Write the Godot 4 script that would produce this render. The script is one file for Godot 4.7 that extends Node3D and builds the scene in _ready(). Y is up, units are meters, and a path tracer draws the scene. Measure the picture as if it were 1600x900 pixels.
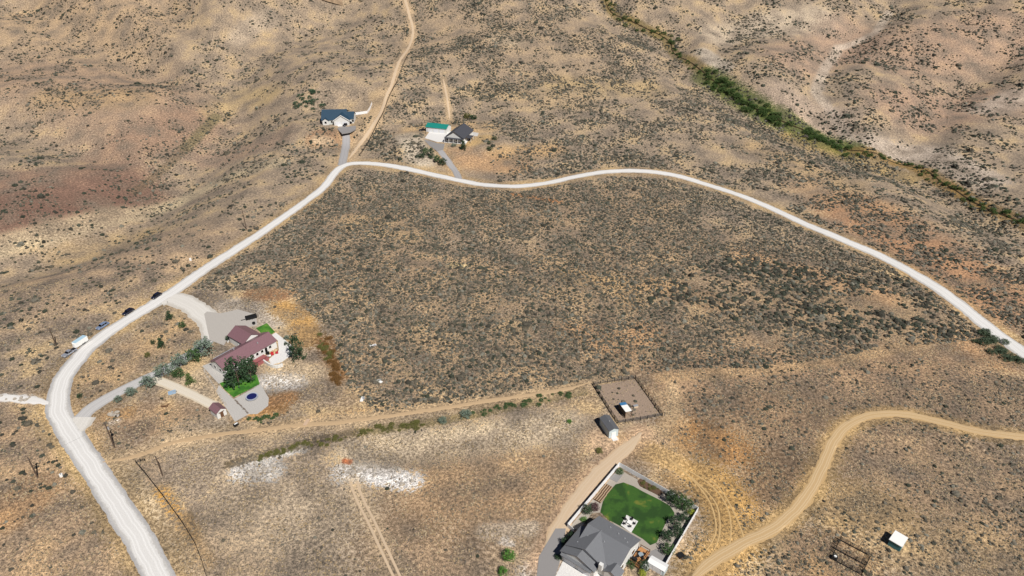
extends Node3D
# Aerial view of a high-desert subdivision. World: x right, y up, -z away from the camera ("D" = -z).
const PITCH := 0.541052   # 31 degrees
const FPX := 1067.0       # focal length in photograph pixels
const CAMH := 160.0
const GX0 := -520.0
const GD0 := 80.0
const CELL := 4.0
const NX := 261
const ND := 171
var hg := PackedFloat32Array()
var rng := RandomNumberGenerator.new()
var n_big := FastNoiseLite.new()
var n_mid := FastNoiseLite.new()
var n_land := FastNoiseLite.new()
var n_fine := FastNoiseLite.new()
var used := {}
var M := {}
var keep_out := PackedByteArray()    # 1 m grid where no brush grows

func _ready():
	rng.seed = 4711
	# ---------- camera, sky, sun, exposure
	var cam := Camera3D.new(); cam.name = "camera"; add_child(cam)
	cam.position = Vector3(0, CAMH, 0); cam.rotation = Vector3(-PITCH, 0, 0)
	cam.fov = rad_to_deg(2.0 * atan(450.0 / FPX)); cam.near = 1.0; cam.far = 6000.0; cam.current = true
	var we := WorldEnvironment.new(); we.name = "environment"; add_child(we)
	var env := Environment.new(); we.environment = env
	env.background_mode = Environment.BG_SKY
	var sky := Sky.new(); var sm := ProceduralSkyMaterial.new(); sky.sky_material = sm; env.sky = sky
	sm.sky_top_color = Color(0.34, 0.48, 0.74); sm.sky_horizon_color = Color(0.74, 0.79, 0.85); sm.sky_curve = 0.15
	sm.ground_bottom_color = Color(0.35, 0.30, 0.24); sm.ground_horizon_color = Color(0.6, 0.58, 0.54)
	sm.sky_energy_multiplier = 0.46
	env.tonemap_mode = Environment.TONE_MAPPER_LINEAR
	env.tonemap_exposure = 1.1
	env.sdfgi_enabled = true; env.ssao_enabled = true; env.ssil_enabled = true
	var sun := DirectionalLight3D.new(); sun.name = "sun"; add_child(sun)
	sun.light_energy = 1.6; sun.light_color = Color(1.0, 0.98, 0.955); sun.light_angular_distance = 0.5; sun.shadow_enabled = true
	sun.look_at_from_position(Vector3.ZERO, Vector3(-0.367, -0.755, -0.544), Vector3.UP)
	# ---------- setting
	setup_noise(); make_heights(); make_mats(); dress_lawns()
	keep_out.resize(1040 * 680)
	make_ground(); make_roads()
	# ---------- things
	maroon_place(); grey_place(); corral_place(); field_pen(); far_houses(); vehicles(); poles_and_fences(); oddments(); planted_trees()
	creek_growth()
	brush()

# ================= helpers
func C(r, g, b) -> Color:      # colour as the sunlit level surface shows it (0-255), turned into the base colour
	var c := Color(r / 255.0, g / 255.0, b / 255.0).srgb_to_linear()
	return Color(c.r / 1.2, c.g / 1.2, c.b / 1.2).linear_to_srgb()
func mat(key, col: Color, rough = 0.9, metal = 0.0, grain = 0.0, scale = 0.3) -> StandardMaterial3D:
	if M.has(key): return M[key]
	var m := StandardMaterial3D.new(); m.albedo_color = col; m.roughness = rough; m.metallic = metal
	if grain > 0.0:
		m.albedo_texture = grain_tex(grain); m.uv1_triplanar = true; m.uv1_world_triplanar = true; m.uv1_scale = Vector3.ONE * scale
	m.cull_mode = BaseMaterial3D.CULL_DISABLED
	M[key] = m
	return m
var grains := {}
func grain_tex(amount) -> ImageTexture:
	var k = snapped(amount, 0.05)
	if grains.has(k): return grains[k]
	var n := FastNoiseLite.new(); n.seed = 77; n.frequency = 0.04; n.fractal_octaves = 5
	var im := n.get_seamless_image(256, 256)
	im.convert(Image.FORMAT_RGB8)
	for y in 256:
		for x in 256:
			var v = 1.0 - k * clampf(im.get_pixel(x, y).r * 1.6 - 0.3, 0.0, 1.0)
			im.set_pixel(x, y, Color(v, v, v))
	im.generate_mipmaps()
	grains[k] = ImageTexture.create_from_image(im)
	return grains[k]
func numbered(called: String) -> String:
	if not used.has(called):
		used[called] = 0; return called
	used[called] += 1
	return "%s_%03d" % [called, used[called]]
func tag(o, label, category, group = ""):
	o.set_meta("label", label); o.set_meta("category", category)
	if group: o.set_meta("group", group)
	return o
func thing(called, label, category, at = Vector3.ZERO, turn = 0.0, group = ""):
	var o := Node3D.new(); o.name = numbered(called); add_child(o)
	o.position = at; o.rotation.y = turn
	return tag(o, label, category, group)
func obj(called: String, st: SurfaceTool, m, parent = self):
	st.generate_normals()
	var o := MeshInstance3D.new(); o.mesh = st.commit(); o.material_override = m
	if parent == self: o.name = numbered(called)
	else: o.name = called
	parent.add_child(o, true)
	return o
func struct_(o):
	o.set_meta("kind", "structure"); return o
func mb() -> SurfaceTool:
	var st := SurfaceTool.new(); st.begin(Mesh.PRIMITIVE_TRIANGLES); st.set_smooth_group(-1); return st
func quad(st, a, b, c, d):
	for v in [a, b, c, a, c, d]: st.add_vertex(v)
func hexa(st, p):     # 8 corners: bottom 0-3 counter-clockwise seen from above, top 4-7
	quad(st, p[0], p[1], p[2], p[3]); quad(st, p[7], p[6], p[5], p[4])
	for i in 4:
		var j = (i + 1) % 4
		quad(st, p[i], p[i + 4], p[j + 4], p[j])
func box(st, c: Vector3, s: Vector3, yaw = 0.0):
	var b := Basis(Vector3.UP, yaw); var p := []
	for y in [-0.5, 0.5]:
		for k in [[-0.5, 0.5], [0.5, 0.5], [0.5, -0.5], [-0.5, -0.5]]:
			p.append(c + b * Vector3(k[0] * s.x, y * s.y, k[1] * s.z))
	hexa(st, p)
func frustum(st, c: Vector3, s: Vector3, top: Vector2, shift = 0.0):   # box whose top is smaller
	var p := []
	for k in [[-0.5, 0.5], [0.5, 0.5], [0.5, -0.5], [-0.5, -0.5]]: p.append(c + Vector3(k[0] * s.x, 0, k[1] * s.z))
	for k in [[-0.5, 0.5], [0.5, 0.5], [0.5, -0.5], [-0.5, -0.5]]: p.append(c + Vector3(k[0] * top.x + shift, s.y, k[1] * top.y))
	hexa(st, p)
func tube(st, a: Vector3, b: Vector3, r0: float, r1: float, n = 6):
	var d := (b - a).normalized(); var u := d.cross(Vector3(0.31, 0.1, 0.95)).normalized(); var w := d.cross(u)
	for i in n:
		var t0 = TAU * i / n; var t1 = TAU * (i + 1) / n
		var e0 = u * cos(t0) + w * sin(t0); var e1 = u * cos(t1) + w * sin(t1)
		quad(st, a + e0 * r0, a + e1 * r0, b + e1 * r1, b + e0 * r1)
		for v in [b, b + e0 * r1, b + e1 * r1, a, a + e1 * r0, a + e0 * r0]: st.add_vertex(v)
func slab(called, pts: Array, y0: float, y1: float, m, parent = self):    # flat polygon with thickness; pts are Vector2(x, z)
	var poly := PackedVector2Array(pts); var st := mb()
	var tri := Geometry2D.triangulate_polygon(poly)
	for i in range(0, tri.size(), 3):
		var q := [poly[tri[i]], poly[tri[i + 1]], poly[tri[i + 2]]]
		if (q[1] - q[0]).cross(q[2] - q[0]) < 0: q.reverse()
		for v in q: st.add_vertex(Vector3(v.x, y1, v.y))
	for i in poly.size():
		var a = poly[i]; var b = poly[(i + 1) % poly.size()]
		quad(st, Vector3(a.x, y0, a.y), Vector3(a.x, y1, a.y), Vector3(b.x, y1, b.y), Vector3(b.x, y0, b.y))
	return obj(called, st, m, parent)

# ================= terrain
func setup_noise():
	n_big.seed = 11; n_big.frequency = 1.0 / 90.0; n_big.fractal_octaves = 3
	n_land.seed = 21; n_land.frequency = 1.0 / 300.0; n_land.fractal_octaves = 2
	n_mid.seed = 12; n_mid.frequency = 1.0 / 22.0; n_mid.fractal_octaves = 3
	n_fine.seed = 13; n_fine.frequency = 1.0 / 1.5; n_fine.fractal_octaves = 3
func rise(D: float) -> float:
	var t := maxf(0.0, D - 370.0)
	if t < 230.0: return 0.3 * t * t / 460.0
	return 34.5 + 0.3 * minf(t - 230.0, 330.0)
func base_h(x: float, D: float) -> float:
	var far := smoothstep(430.0, 600.0, D)
	return rise(D) + n_big.get_noise_2d(x, D) * lerpf(0.7, 0.5, far) + n_land.get_noise_2d(x, D) * lerpf(0.0, 22.0, far) + n_mid.get_noise_2d(x, D) * 0.1
func hgt(x: float, D: float) -> float:    # height of the built triangles
	var fx := clampf((x - GX0) / CELL, 0.0, NX - 1.001); var fd := clampf((D - GD0) / CELL, 0.0, ND - 1.001)
	var i := int(fx); var j := int(fd); var u := fx - i; var v := fd - j; var k := j * NX + i
	var a := hg[k]; var b := hg[k + 1]; var c := hg[k + NX + 1]; var d := hg[k + NX]
	if u > v: return a + (b - a) * u + (c - b) * v
	return a + (c - d) * u + (d - a) * v
func px(u: float, v: float, h := 0.0) -> Vector3:    # photograph pixel -> point h above the ground it looks at
	var a := (u - 800.0) / FPX; var t := (v - 450.0) / FPX
	var fw := cos(PITCH) - t * sin(PITCH); var dn := sin(PITCH) + t * cos(PITCH)
	var k := (CAMH - h - 75.0) / dn if dn > 0.2 else 300.0
	k = minf(k, 60.0 / fw)
	var step := 8.0
	while k < 3000.0:
		if CAMH - dn * k < hgt(a * k, fw * k) + h: break
		k += step
	var lo := k - step; var hi := k
	for i in 14:
		var mid := (lo + hi) * 0.5
		if CAMH - dn * mid < hgt(a * mid, fw * mid) + h: hi = mid
		else: lo = mid
	return Vector3(a * hi, CAMH - dn * hi - h, -fw * hi)
func to_px(p: Vector3) -> Vector2:
	var D := -p.z; var zc := D * cos(PITCH) + (CAMH - p.y) * sin(PITCH); var yc := (CAMH - p.y) * cos(PITCH) - D * sin(PITCH)
	return Vector2(800.0 + FPX * p.x / zc, 450.0 + FPX * yc / zc)
func ground(x: float, z: float, up := 0.0) -> Vector3: return Vector3(x, hgt(x, -z) + up, z)
func line_w(pts: Array) -> Array:     # pixel polyline -> world (x, D), smoothed
	var c := Curve2D.new(); var w := []
	for p in pts:
		var q := px(p[0], p[1]); w.append(Vector2(q.x, -q.z))
	for i in w.size():
		var a = w[maxi(i - 1, 0)]; var b = w[mini(i + 1, w.size() - 1)]
		var tg = (b - a) * 0.16
		c.add_point(w[i], -tg, tg)
	c.bake_interval = 2.5
	return Array(c.get_baked_points())
const GULLY := [[507, 0], [399, 37], [372, 68], [360, 110], [338, 182], [290, 233], [216, 300], [150, 335], [60, 365], [-60, 390]]
const CREEK := [[945, 0], [965, 25], [1040, 60], [1055, 85], [1110, 122], [1150, 150], [1200, 180], [1270, 210], [1330, 235], [1420, 260], [1480, 290], [1540, 325], [1620, 358]]
func make_heights():
	hg.resize(NX * ND)
	for j in ND:
		for i in NX: hg[j * NX + i] = base_h(GX0 + i * CELL, GD0 + j * CELL)
	var lines := [[line_w(GULLY), 20.0, 40.0], [line_w(CREEK), 11.0, 22.0], [line_w([[40, 0], [150, 60], [260, 110], [345, 160]]), 11.0, 22.0], [line_w([[250, 0], [310, 40], [368, 80]]), 9.0, 18.0], [line_w([[-20, 180], [100, 215], [220, 240], [290, 235]]), 11.0, 24.0], [line_w([[1400, 0], [1310, 75], [1280, 150], [1325, 228]]), 9.0, 20.0], [line_w([[1600, 60], [1500, 140], [1400, 250]]), 9.0, 22.0], [line_w([[1150, 0], [1130, 60], [1110, 118]]), 5.0, 18.0]]
	var spots := []
	for s in [[525, 185, 24.0], [699, 208, 30.0], [985, 825, 28.0], [385, 575, 34.0], [978, 630, 16.0]]:
		var p := px(s[0], s[1]); spots.append([p, s[2]])
	var carve := PackedFloat32Array(); carve.resize(NX * ND)
	for l in lines:
		var best := PackedFloat32Array(); best.resize(NX * ND); best.fill(1e6)
		for p in l[0]:
			var ci := int((p.x - GX0) / CELL); var cj := int((p.y - GD0) / CELL)
			for j in range(maxi(cj - 15, 0), mini(cj + 16, ND)):
				for i in range(maxi(ci - 15, 0), mini(ci + 16, NX)):
					var dx = GX0 + i * CELL - p.x; var dd = GD0 + j * CELL - p.y
					best[j * NX + i] = minf(best[j * NX + i], dx * dx + dd * dd)
		for k in NX * ND: carve[k] = maxf(carve[k], l[1] * exp(-best[k] / (l[2] * l[2])))
	for k in NX * ND: hg[k] -= carve[k]
	for s in spots:
		var c: Vector3 = s[0]; var r: float = s[1]; var y := hgt(c.x, -c.z)
		for j in ND:
			for i in NX:
				var d := Vector2(GX0 + i * CELL - c.x, GD0 + j * CELL + c.z).length()
				if d < r * 1.9: hg[j * NX + i] = lerpf(y, hg[j * NX + i], smoothstep(r, r * 1.9, d))

# strokes of soil, with the shade of the left slope painted in: pixel polyline, radius in metres, colour, strength, speckle (0 smooth .. 1 broken into flecks)
func soil_and_shade_strokes() -> Array:
	var tan_pale := C(203, 183, 152); var ochre := C(190, 152, 98); var white := C(226, 222, 217); var brown := C(138, 108, 84)
	var grey := C(150, 132, 114); var pink := C(172, 142, 122); var yellow := C(200, 164, 96); var rust := C(140, 92, 48)
	return [
		# upper left hills
		[[[20, 120], [140, 130], [230, 170]], 60, C(172, 142, 118), 0.6, 0.2], [[[60, 40], [200, 30]], 60, C(184, 156, 124), 0.6, 0.2],
		[[[-20, 335], [60, 325], [130, 312], [190, 300]], 26, C(120, 92, 78), 0.95, 0.1], [[[0, 290], [90, 285], [180, 270]], 26, C(140, 110, 93), 0.7, 0.15],  # brown slope facing away: its shade is painted into the soil colour
		[[[170, 250], [250, 215], [300, 190]], 22, C(150, 120, 100), 0.5, 0.2], [[[90, 150], [200, 150]], 20, C(196, 164, 116), 0.5, 0.3],
		[[[-20, 392], [80, 365], [200, 335], [330, 290], [430, 255]], 9, C(200, 182, 148), 0.7, 0.45], [[[330, 250], [430, 220]], 16, C(158, 130, 112), 0.5, 0.2],
		[[[370, 60], [395, 40], [420, 30]], 9, C(196, 178, 156), 0.6, 0.3], [[[340, 180], [372, 150], [420, 150]], 12, C(192, 166, 116), 0.5, 0.4],
		[[[290, 232], [338, 182]], 4, C(112, 108, 72), 0.6, 0.3], [[[210, 300], [290, 233]], 3, C(120, 104, 80), 0.6, 0.3],
		[[[0, 470], [120, 440], [260, 390]], 40, C(174, 148, 122), 0.6, 0.2], [[[120, 400], [220, 370]], 14, C(190, 160, 110), 0.4, 0.4],
		# far middle and right of the creek
		[[[700, 60], [880, 80]], 60, C(176, 152, 124), 0.5, 0.3], [[[760, 140], [850, 155], [900, 160]], 14, C(196, 168, 128), 0.6, 0.3], [[[780, 60], [800, 65]], 10, tan_pale, 0.5, 0.3],
		[[[870, 130], [1010, 140]], 16, C(196, 168, 118), 0.5, 0.4], [[[720, 145], [830, 150]], 8, C(200, 174, 136), 0.6, 0.2],
		[[[1130, 60], [1200, 40], [1280, 30]], 22, C(206, 190, 168), 0.6, 0.5], [[[1240, 90], [1330, 60]], 30, pink, 0.6, 0.2], [[[1400, 90], [1560, 60]], 45, C(178, 146, 124), 0.6, 0.2],
		[[[1390, 20], [1370, 50], [1310, 75], [1290, 105], [1275, 145], [1300, 175], [1325, 215]], 4.5, C(205, 190, 172), 0.75, 0.3],
		[[[1220, 150], [1300, 190]], 20, C(186, 166, 150), 0.6, 0.3], [[[1420, 170], [1540, 160]], 34, C(168, 136, 116), 0.6, 0.15], [[[1540, 170], [1590, 150]], 14, C(205, 192, 176), 0.6, 0.5],
		[[[1360, 225], [1450, 240], [1540, 280]], 14, C(198, 184, 170), 0.7, 0.5], [[[1100, 80], [1130, 105]], 8, C(215, 205, 190), 0.6, 0.5],
		[[[1340, 330], [1460, 400], [1560, 470]], 26, C(176, 134, 100), 0.85, 0.2], [[[1260, 290], [1380, 330]], 16, C(190, 152, 112), 0.5, 0.3], [[[1180, 230], [1330, 290]], 12, C(184, 154, 112), 0.5, 0.3],
		# creek banks
		[[[945, 0], [965, 25], [1040, 60], [1055, 85], [1110, 122]], 5, C(126, 108, 62), 0.8, 0.2], [[[1100, 118], [1150, 150], [1200, 180], [1270, 210], [1330, 235]], 9, C(86, 100, 42), 0.9, 0.25],
		[[[1330, 235], [1420, 260], [1480, 290], [1540, 325], [1620, 358]], 5, C(140, 110, 58), 0.8, 0.2], [[[1230, 215], [1330, 245], [1420, 280]], 7, C(170, 142, 80), 0.5, 0.3],
		# houses far off
		[[[500, 215], [535, 215]], 10, C(176, 132, 96), 0.8, 0.2], [[[495, 218], [512, 222]], 5, C(214, 190, 156), 0.8, 0.2], [[[560, 195], [600, 150]], 12, C(200, 170, 128), 0.6, 0.2],
		[[[650, 205], [700, 195], [755, 200]], 12, C(206, 172, 126), 0.8, 0.15], [[[730, 225], [760, 215]], 7, C(204, 170, 116), 0.9, 0.1], [[[640, 215], [650, 235], [660, 250]], 9, C(222, 208, 186), 0.75, 0.6],
		[[[720, 245], [800, 260]], 14, C(188, 148, 108), 0.7, 0.2], [[[790, 240], [860, 235]], 12, C(200, 158, 106), 0.5, 0.3],
		# the big brushy field
		[[[560, 330], [700, 330], [850, 330], [1000, 320]], 34, C(166, 140, 110), 0.7, 0.2], [[[500, 420], [700, 440], [900, 430], [1100, 400], [1300, 440]], 36, C(164, 138, 108), 0.7, 0.2],
		[[[600, 560], [800, 560], [1000, 540], [1200, 520], [1400, 500]], 30, C(162, 136, 106), 0.7, 0.2], [[[800, 303], [872, 315]], 2.6, C(186, 130, 84), 0.9, 0.1],
		[[[707, 414], [722, 416]], 3.2, C(214, 190, 140), 0.95, 0.1], [[[890, 430], [960, 440], [990, 470]], 7, C(206, 168, 116), 0.6, 0.5], [[[560, 345], [640, 370]], 9, C(200, 168, 122), 0.5, 0.6],
		[[[1000, 440], [1110, 470]], 8, C(198, 156, 108), 0.5, 0.5], [[[1170, 400], [1300, 440], [1380, 460]], 9, C(196, 154, 112), 0.6, 0.4], [[[900, 520], [980, 540], [1010, 520]], 9, C(196, 150, 106), 0.6, 0.3],
		# maroon roofed place
		[[[400, 490], [360, 480], [430, 500]], 8, C(206, 194, 178), 0.8, 0.3], [[[300, 600], [345, 620], [320, 590]], 8, C(206, 184, 152), 0.7, 0.3], [[[400, 458], [440, 462]], 6, C(146, 108, 76), 0.85, 0.2],
		[[[440, 480], [470, 500], [480, 530]], 6, C(198, 150, 82), 0.7, 0.4], [[[507, 532], [520, 560], [529, 588]], 3.6, C(128, 90, 52), 0.75, 0.6], [[[420, 595], [460, 597]], 5, white, 0.9, 0.5], [[[440, 575], [490, 585]], 6, C(204, 184, 156), 0.6, 0.5],
		[[[420, 630], [450, 622]], 4, C(176, 122, 68), 0.8, 0.3], [[[370, 655], [400, 650], [440, 640]], 3, C(186, 134, 74), 0.7, 0.3], [[[220, 650], [290, 660]], 9, C(176, 140, 104), 0.5, 0.4], [[[170, 650], [195, 645]], 4, C(186, 140, 84), 0.6, 0.3],
		[[[150, 600], [200, 560], [270, 520]], 12, C(186, 152, 112), 0.5, 0.3], [[[175, 660], [182, 658]], 1.6, white, 0.8, 0.4], [[[0, 622], [30, 622], [58, 626]], 2.3, white, 0.95, 0.35], [[[290, 680], [360, 672]], 8, C(206, 190, 164), 0.5, 0.6],
		# lower fields
		[[[30, 700], [110, 830], [60, 880]], 30, C(184, 152, 118), 0.6, 0.2], [[[120, 700], [200, 830], [230, 890]], 4.5, C(198, 170, 118), 0.7, 0.3], [[[60, 640], [130, 740]], 4, C(196, 172, 126), 0.5, 0.3], [[[20, 800], [50, 770]], 8, C(176, 136, 94), 0.6, 0.2],
		[[[250, 770], [290, 830], [315, 880]], 3.6, C(190, 142, 70), 0.85, 0.35], [[[178, 722], [236, 800], [284, 880], [300, 905]], 4, C(198, 178, 146), 0.85, 0.45],
		[[[400, 850], [600, 860], [760, 830]], 34, C(168, 147, 122), 0.75, 0.5], [[[330, 720], [480, 780], [560, 850]], 16, C(176, 160, 140), 0.6, 0.7], [[[640, 800], [760, 790]], 12, C(150, 128, 104), 0.6, 0.7], [[[330, 690], [470, 690]], 7, C(150, 134, 114), 0.6, 0.6], [[[420, 800], [520, 830]], 16, C(182, 164, 138), 0.5, 0.5], [[[620, 850], [700, 880]], 12, C(158, 132, 104), 0.6, 0.4], [[[700, 760], [850, 760]], 18, C(168, 138, 104), 0.7, 0.35],
		[[[540, 738], [580, 742], [640, 752]], 4.2, white, 0.95, 0.75], [[[380, 735], [420, 735]], 4.4, C(226, 222, 216), 0.9, 0.75], [[[395, 718], [470, 700]], 2.4, C(222, 218, 212), 0.85, 0.7], [[[560, 700], [700, 690], [880, 665]], 8, C(210, 192, 164), 0.7, 0.6],
		[[[760, 830], [830, 825]], 2.6, C(208, 194, 174), 0.7, 0.7], [[[788, 846], [796, 849]], 1.5, C(222, 216, 208), 0.7, 0.7], [[[830, 895], [860, 885], [870, 895]], 4, C(205, 196, 186), 0.9, 0.2],
		[[[360, 725], [450, 700], [560, 675]], 2.0, C(104, 90, 66), 0.75, 0.4], [[[560, 675], [700, 655], [830, 628], [910, 612]], 2.2, C(126, 112, 66), 0.6, 0.5], [[[400, 672], [600, 640], [800, 625], [900, 600]], 3.0, C(190, 154, 108), 0.7, 0.2],
		[[[540, 720], [545, 722]], 1.2, C(190, 96, 50), 0.8, 0.3],
		# lower right
		[[[1100, 600], [1300, 600], [1500, 600]], 26, C(158, 130, 102), 0.85, 0.4], [[[1200, 640], [1500, 640], [1600, 620]], 14, C(140, 120, 98), 0.6, 0.7], [[[1150, 700], [1220, 680]], 24, C(148, 122, 94), 0.75, 0.35], [[[1400, 740], [1540, 780]], 34, C(150, 126, 100), 0.8, 0.35], [[[1180, 780], [1230, 740]], 10, C(140, 110, 78), 0.6, 0.4],
		[[[1070, 680], [1110, 690], [1140, 700]], 9, C(180, 132, 78), 0.7, 0.4], [[[1040, 700], [1060, 740]], 8, C(196, 162, 116), 0.7, 0.3], [[[1120, 760], [1150, 800], [1150, 830]], 8, C(196, 150, 82), 0.75, 0.3], [[[1090, 860], [1110, 890]], 8, C(188, 166, 140), 0.7, 0.4],
		[[[1050, 740], [1100, 770]], 4, C(132, 104, 66), 0.7, 0.5], [[[1330, 780], [1380, 800], [1300, 800]], 9, C(190, 158, 106), 0.6, 0.4], [[[1440, 860], [1540, 870]], 12, C(186, 158, 116), 0.6, 0.6], [[[1240, 860], [1320, 880]], 10, C(150, 118, 84), 0.6, 0.4], [[[1500, 530], [1560, 560]], 9, C(196, 152, 108), 0.7, 0.3],
		[[[1040, 620], [1060, 660], [1020, 690]], 4, C(196, 166, 128), 0.6, 0.3], [[[945, 692], [985, 698], [1010, 694]], 8, C(198, 168, 136), 0.9, 0.2], [[[985, 692], [1035, 672], [1056, 635], [1050, 600]], 2.6, C(198, 170, 132), 0.75, 0.4], [[[1000, 705], [1060, 728], [1100, 758]], 6, C(198, 168, 128), 0.75, 0.4],
	]
func verge(pts, r): return [pts, r, C(194, 163, 114), 0.6, 0.45]
var painted := []
var paint_lock := Mutex.new()
func paint_ground(x0: float, x1: float, d0: float, d1: float, w: int, h: int, strokes: Array) -> ImageTexture:
	var parts := 16
	painted.clear(); painted.resize(parts)
	var job := func(i): paint_rows(i, parts, x0, x1, d0, d1, w, h, strokes)
	var id := WorkerThreadPool.add_group_task(job, parts, -1, true)
	WorkerThreadPool.wait_for_group_task_completion(id)
	var out := PackedByteArray()
	for p in painted: out.append_array(p)
	return ImageTexture.create_from_image(Image.create_from_data(w, h, false, Image.FORMAT_RGB8, out))
func paint_rows(part: int, parts: int, x0: float, x1: float, d0: float, d1: float, w: int, h: int, strokes: Array):
	var ja := h * part / parts; var jb := h * (part + 1) / parts; var n := w * (jb - ja)
	var R := PackedFloat32Array(); var G := PackedFloat32Array(); var B := PackedFloat32Array(); var F := PackedFloat32Array()
	var Q := PackedFloat32Array(); Q.resize(n)
	R.resize(n); G.resize(n); B.resize(n); F.resize(n)
	var sx := (x1 - x0) / w; var sd := (d1 - d0) / h
	var c0 := C(172, 152, 128); var c1 := C(184, 159, 121); var c2 := C(152, 137, 120)
	for j in range(ja, jb):
		var D := d1 - (j + 0.5) * sd
		for i in w:
			var x := x0 + (i + 0.5) * sx; var k := (j - ja) * w + i
			var f := n_fine.get_noise_2d(x, D); var m := n_mid.get_noise_2d(x + 300.0, D)
			F[k] = f + m * 0.35; Q[k] = m
			var t := clampf(m * (2.4 if d0 < 200.0 else 1.2), -1.0, 1.0)
			if t > 0.0:
				R[k] = c0.r + (c1.r - c0.r) * t; G[k] = c0.g + (c1.g - c0.g) * t; B[k] = c0.b + (c1.b - c0.b) * t
			else:
				R[k] = c0.r - (c2.r - c0.r) * t; G[k] = c0.g - (c2.g - c0.g) * t; B[k] = c0.b - (c2.b - c0.b) * t
	for s in strokes:
		var pts: Array = s[0]; var r: float = s[1]; var col: Color = s[2]; var str: float = s[3]; var spk: float = s[4]
		var R1 := r * 1.5; var inv := 1.0 / r; var steep := 1.6 + spk * spk * 3.4; var mott := 0.9 if r > 10.0 else 0.4
		for j in range(ja, jb):
			var D := d1 - (j + 0.5) * sd
			var near := []
			var xa := 1e9; var xb := -1e9
			for q in range(maxi(pts.size() - 1, 1)):
				var a: Vector2 = pts[q]; var b: Vector2 = pts[mini(q + 1, pts.size() - 1)]
				if D > maxf(a.y, b.y) + R1 or D < minf(a.y, b.y) - R1: continue
				near.append([a, b - a, 1.0 / maxf((b - a).length_squared(), 0.001)]); xa = minf(xa, minf(a.x, b.x) - R1); xb = maxf(xb, maxf(a.x, b.x) + R1)
			if near.is_empty(): continue
			for i in range(maxi(0, int((xa - x0) / sx)), mini(w, int((xb - x0) / sx) + 1)):
				var p := Vector2(x0 + (i + 0.5) * sx, D); var d2 := 1e9
				for sg in near:
					var a: Vector2 = p - sg[0]; var ab: Vector2 = sg[1]
					d2 = minf(d2, (a - ab * clampf(a.dot(ab) * sg[2], 0.0, 1.0)).length_squared())
				if d2 > R1 * R1: continue
				var k := (j - ja) * w + i
				var e := sqrt(d2) * inv + F[k] * (0.45 + spk * 0.6)
				var al := clampf((1.25 - e) * steep, 0.0, 1.0) * str * clampf(0.85 + Q[k] * mott, 0.15, 1.0)
				if al <= 0.0: continue
				R[k] += (col.r - R[k]) * al; G[k] += (col.g - G[k]) * al; B[k] += (col.b - B[k]) * al
	var qt := 0.14 if d0 < 200.0 else 0.03
	var out := PackedByteArray(); out.resize(n * 3)
	for k in n:
		var g := 1.0 + F[k] * 0.40 + Q[k] * qt
		out[k * 3] = int(clampf(R[k] * g, 0.0, 1.0) * 255.0)
		out[k * 3 + 1] = int(clampf(G[k] * g, 0.0, 1.0) * 255.0)
		out[k * 3 + 2] = int(clampf(B[k] * g, 0.0, 1.0) * 255.0)
	paint_lock.lock(); painted[part] = out; paint_lock.unlock()
const ROAD := [[262, 930], [247, 900], [222, 850], [190, 800], [158, 750], [132, 712], [114, 684], [105, 669], [96, 653], [90.5, 638], [91, 622], [94, 606], [99, 591], [110, 575], [123, 560], [134, 547], [161, 525], [194, 503], [240, 475], [280, 449], [330, 414], [380, 382], [425, 352], [470, 320], [505, 293], [525, 268], [542, 257], [570, 255], [610, 259], [660, 269], [710, 280], [760, 289], [810, 291], [860, 285], [910, 274], [950, 268], [1000, 267], [1050, 273], [1100, 287], [1150, 303], [1200, 323], [1260, 351], [1320, 376], [1380, 402], [1440, 435], [1490, 468], [1540, 508], [1600, 552], [1680, 612]]
const TRACK := [[1660, 690], [1600, 683], [1540, 676], [1480, 662], [1430, 650], [1390, 646], [1350, 652], [1320, 668], [1300, 695], [1285, 730], [1270, 760], [1245, 795], [1210, 825], [1160, 850], [1110, 880], [1070, 915]]
const YARD_TRACK := [[985, 692], [1010, 702], [1060, 725], [1100, 755], [1128, 795], [1138, 840], [1115, 880]]
const YARD_DRIVE := [[1002, 676], [988, 692], [965, 712], [930, 745], [903, 778], [880, 815], [860, 850], [845, 885]]
const LOOP := [[262, 464], [290, 474], [315, 490], [332, 512], [322, 535], [295, 556], [255, 580], [215, 598], [175, 618], [140, 640], [116, 668]]
const LANE := [[238, 592], [262, 600], [290, 612], [318, 626], [336, 634]]
const BLUE_DRIVE := [[534, 258], [538, 240], [541, 222], [540, 208], [535, 198]]
const TEAL_DRIVE := [[718, 282], [712, 268], [700, 252], [688, 236], [678, 224]]
const HILL_TRACK := [[545, 248], [560, 228], [578, 203], [598, 168], [612, 132], [622, 100], [638, 75], [645, 48], [638, 18], [630, -10]]
const SPUR := [[703, 188], [698, 150], [692, 122]]
const FIELD_LANE := [[160, 722], [215, 712], [265, 693], [330, 681], [410, 671], [470, 664], [530, 660], [620, 648], [733, 631], [868, 611], [925, 597]]
const TWO_TRACK := [[552, 752], [562, 780], [580, 815], [600, 858], [622, 905]]
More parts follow.
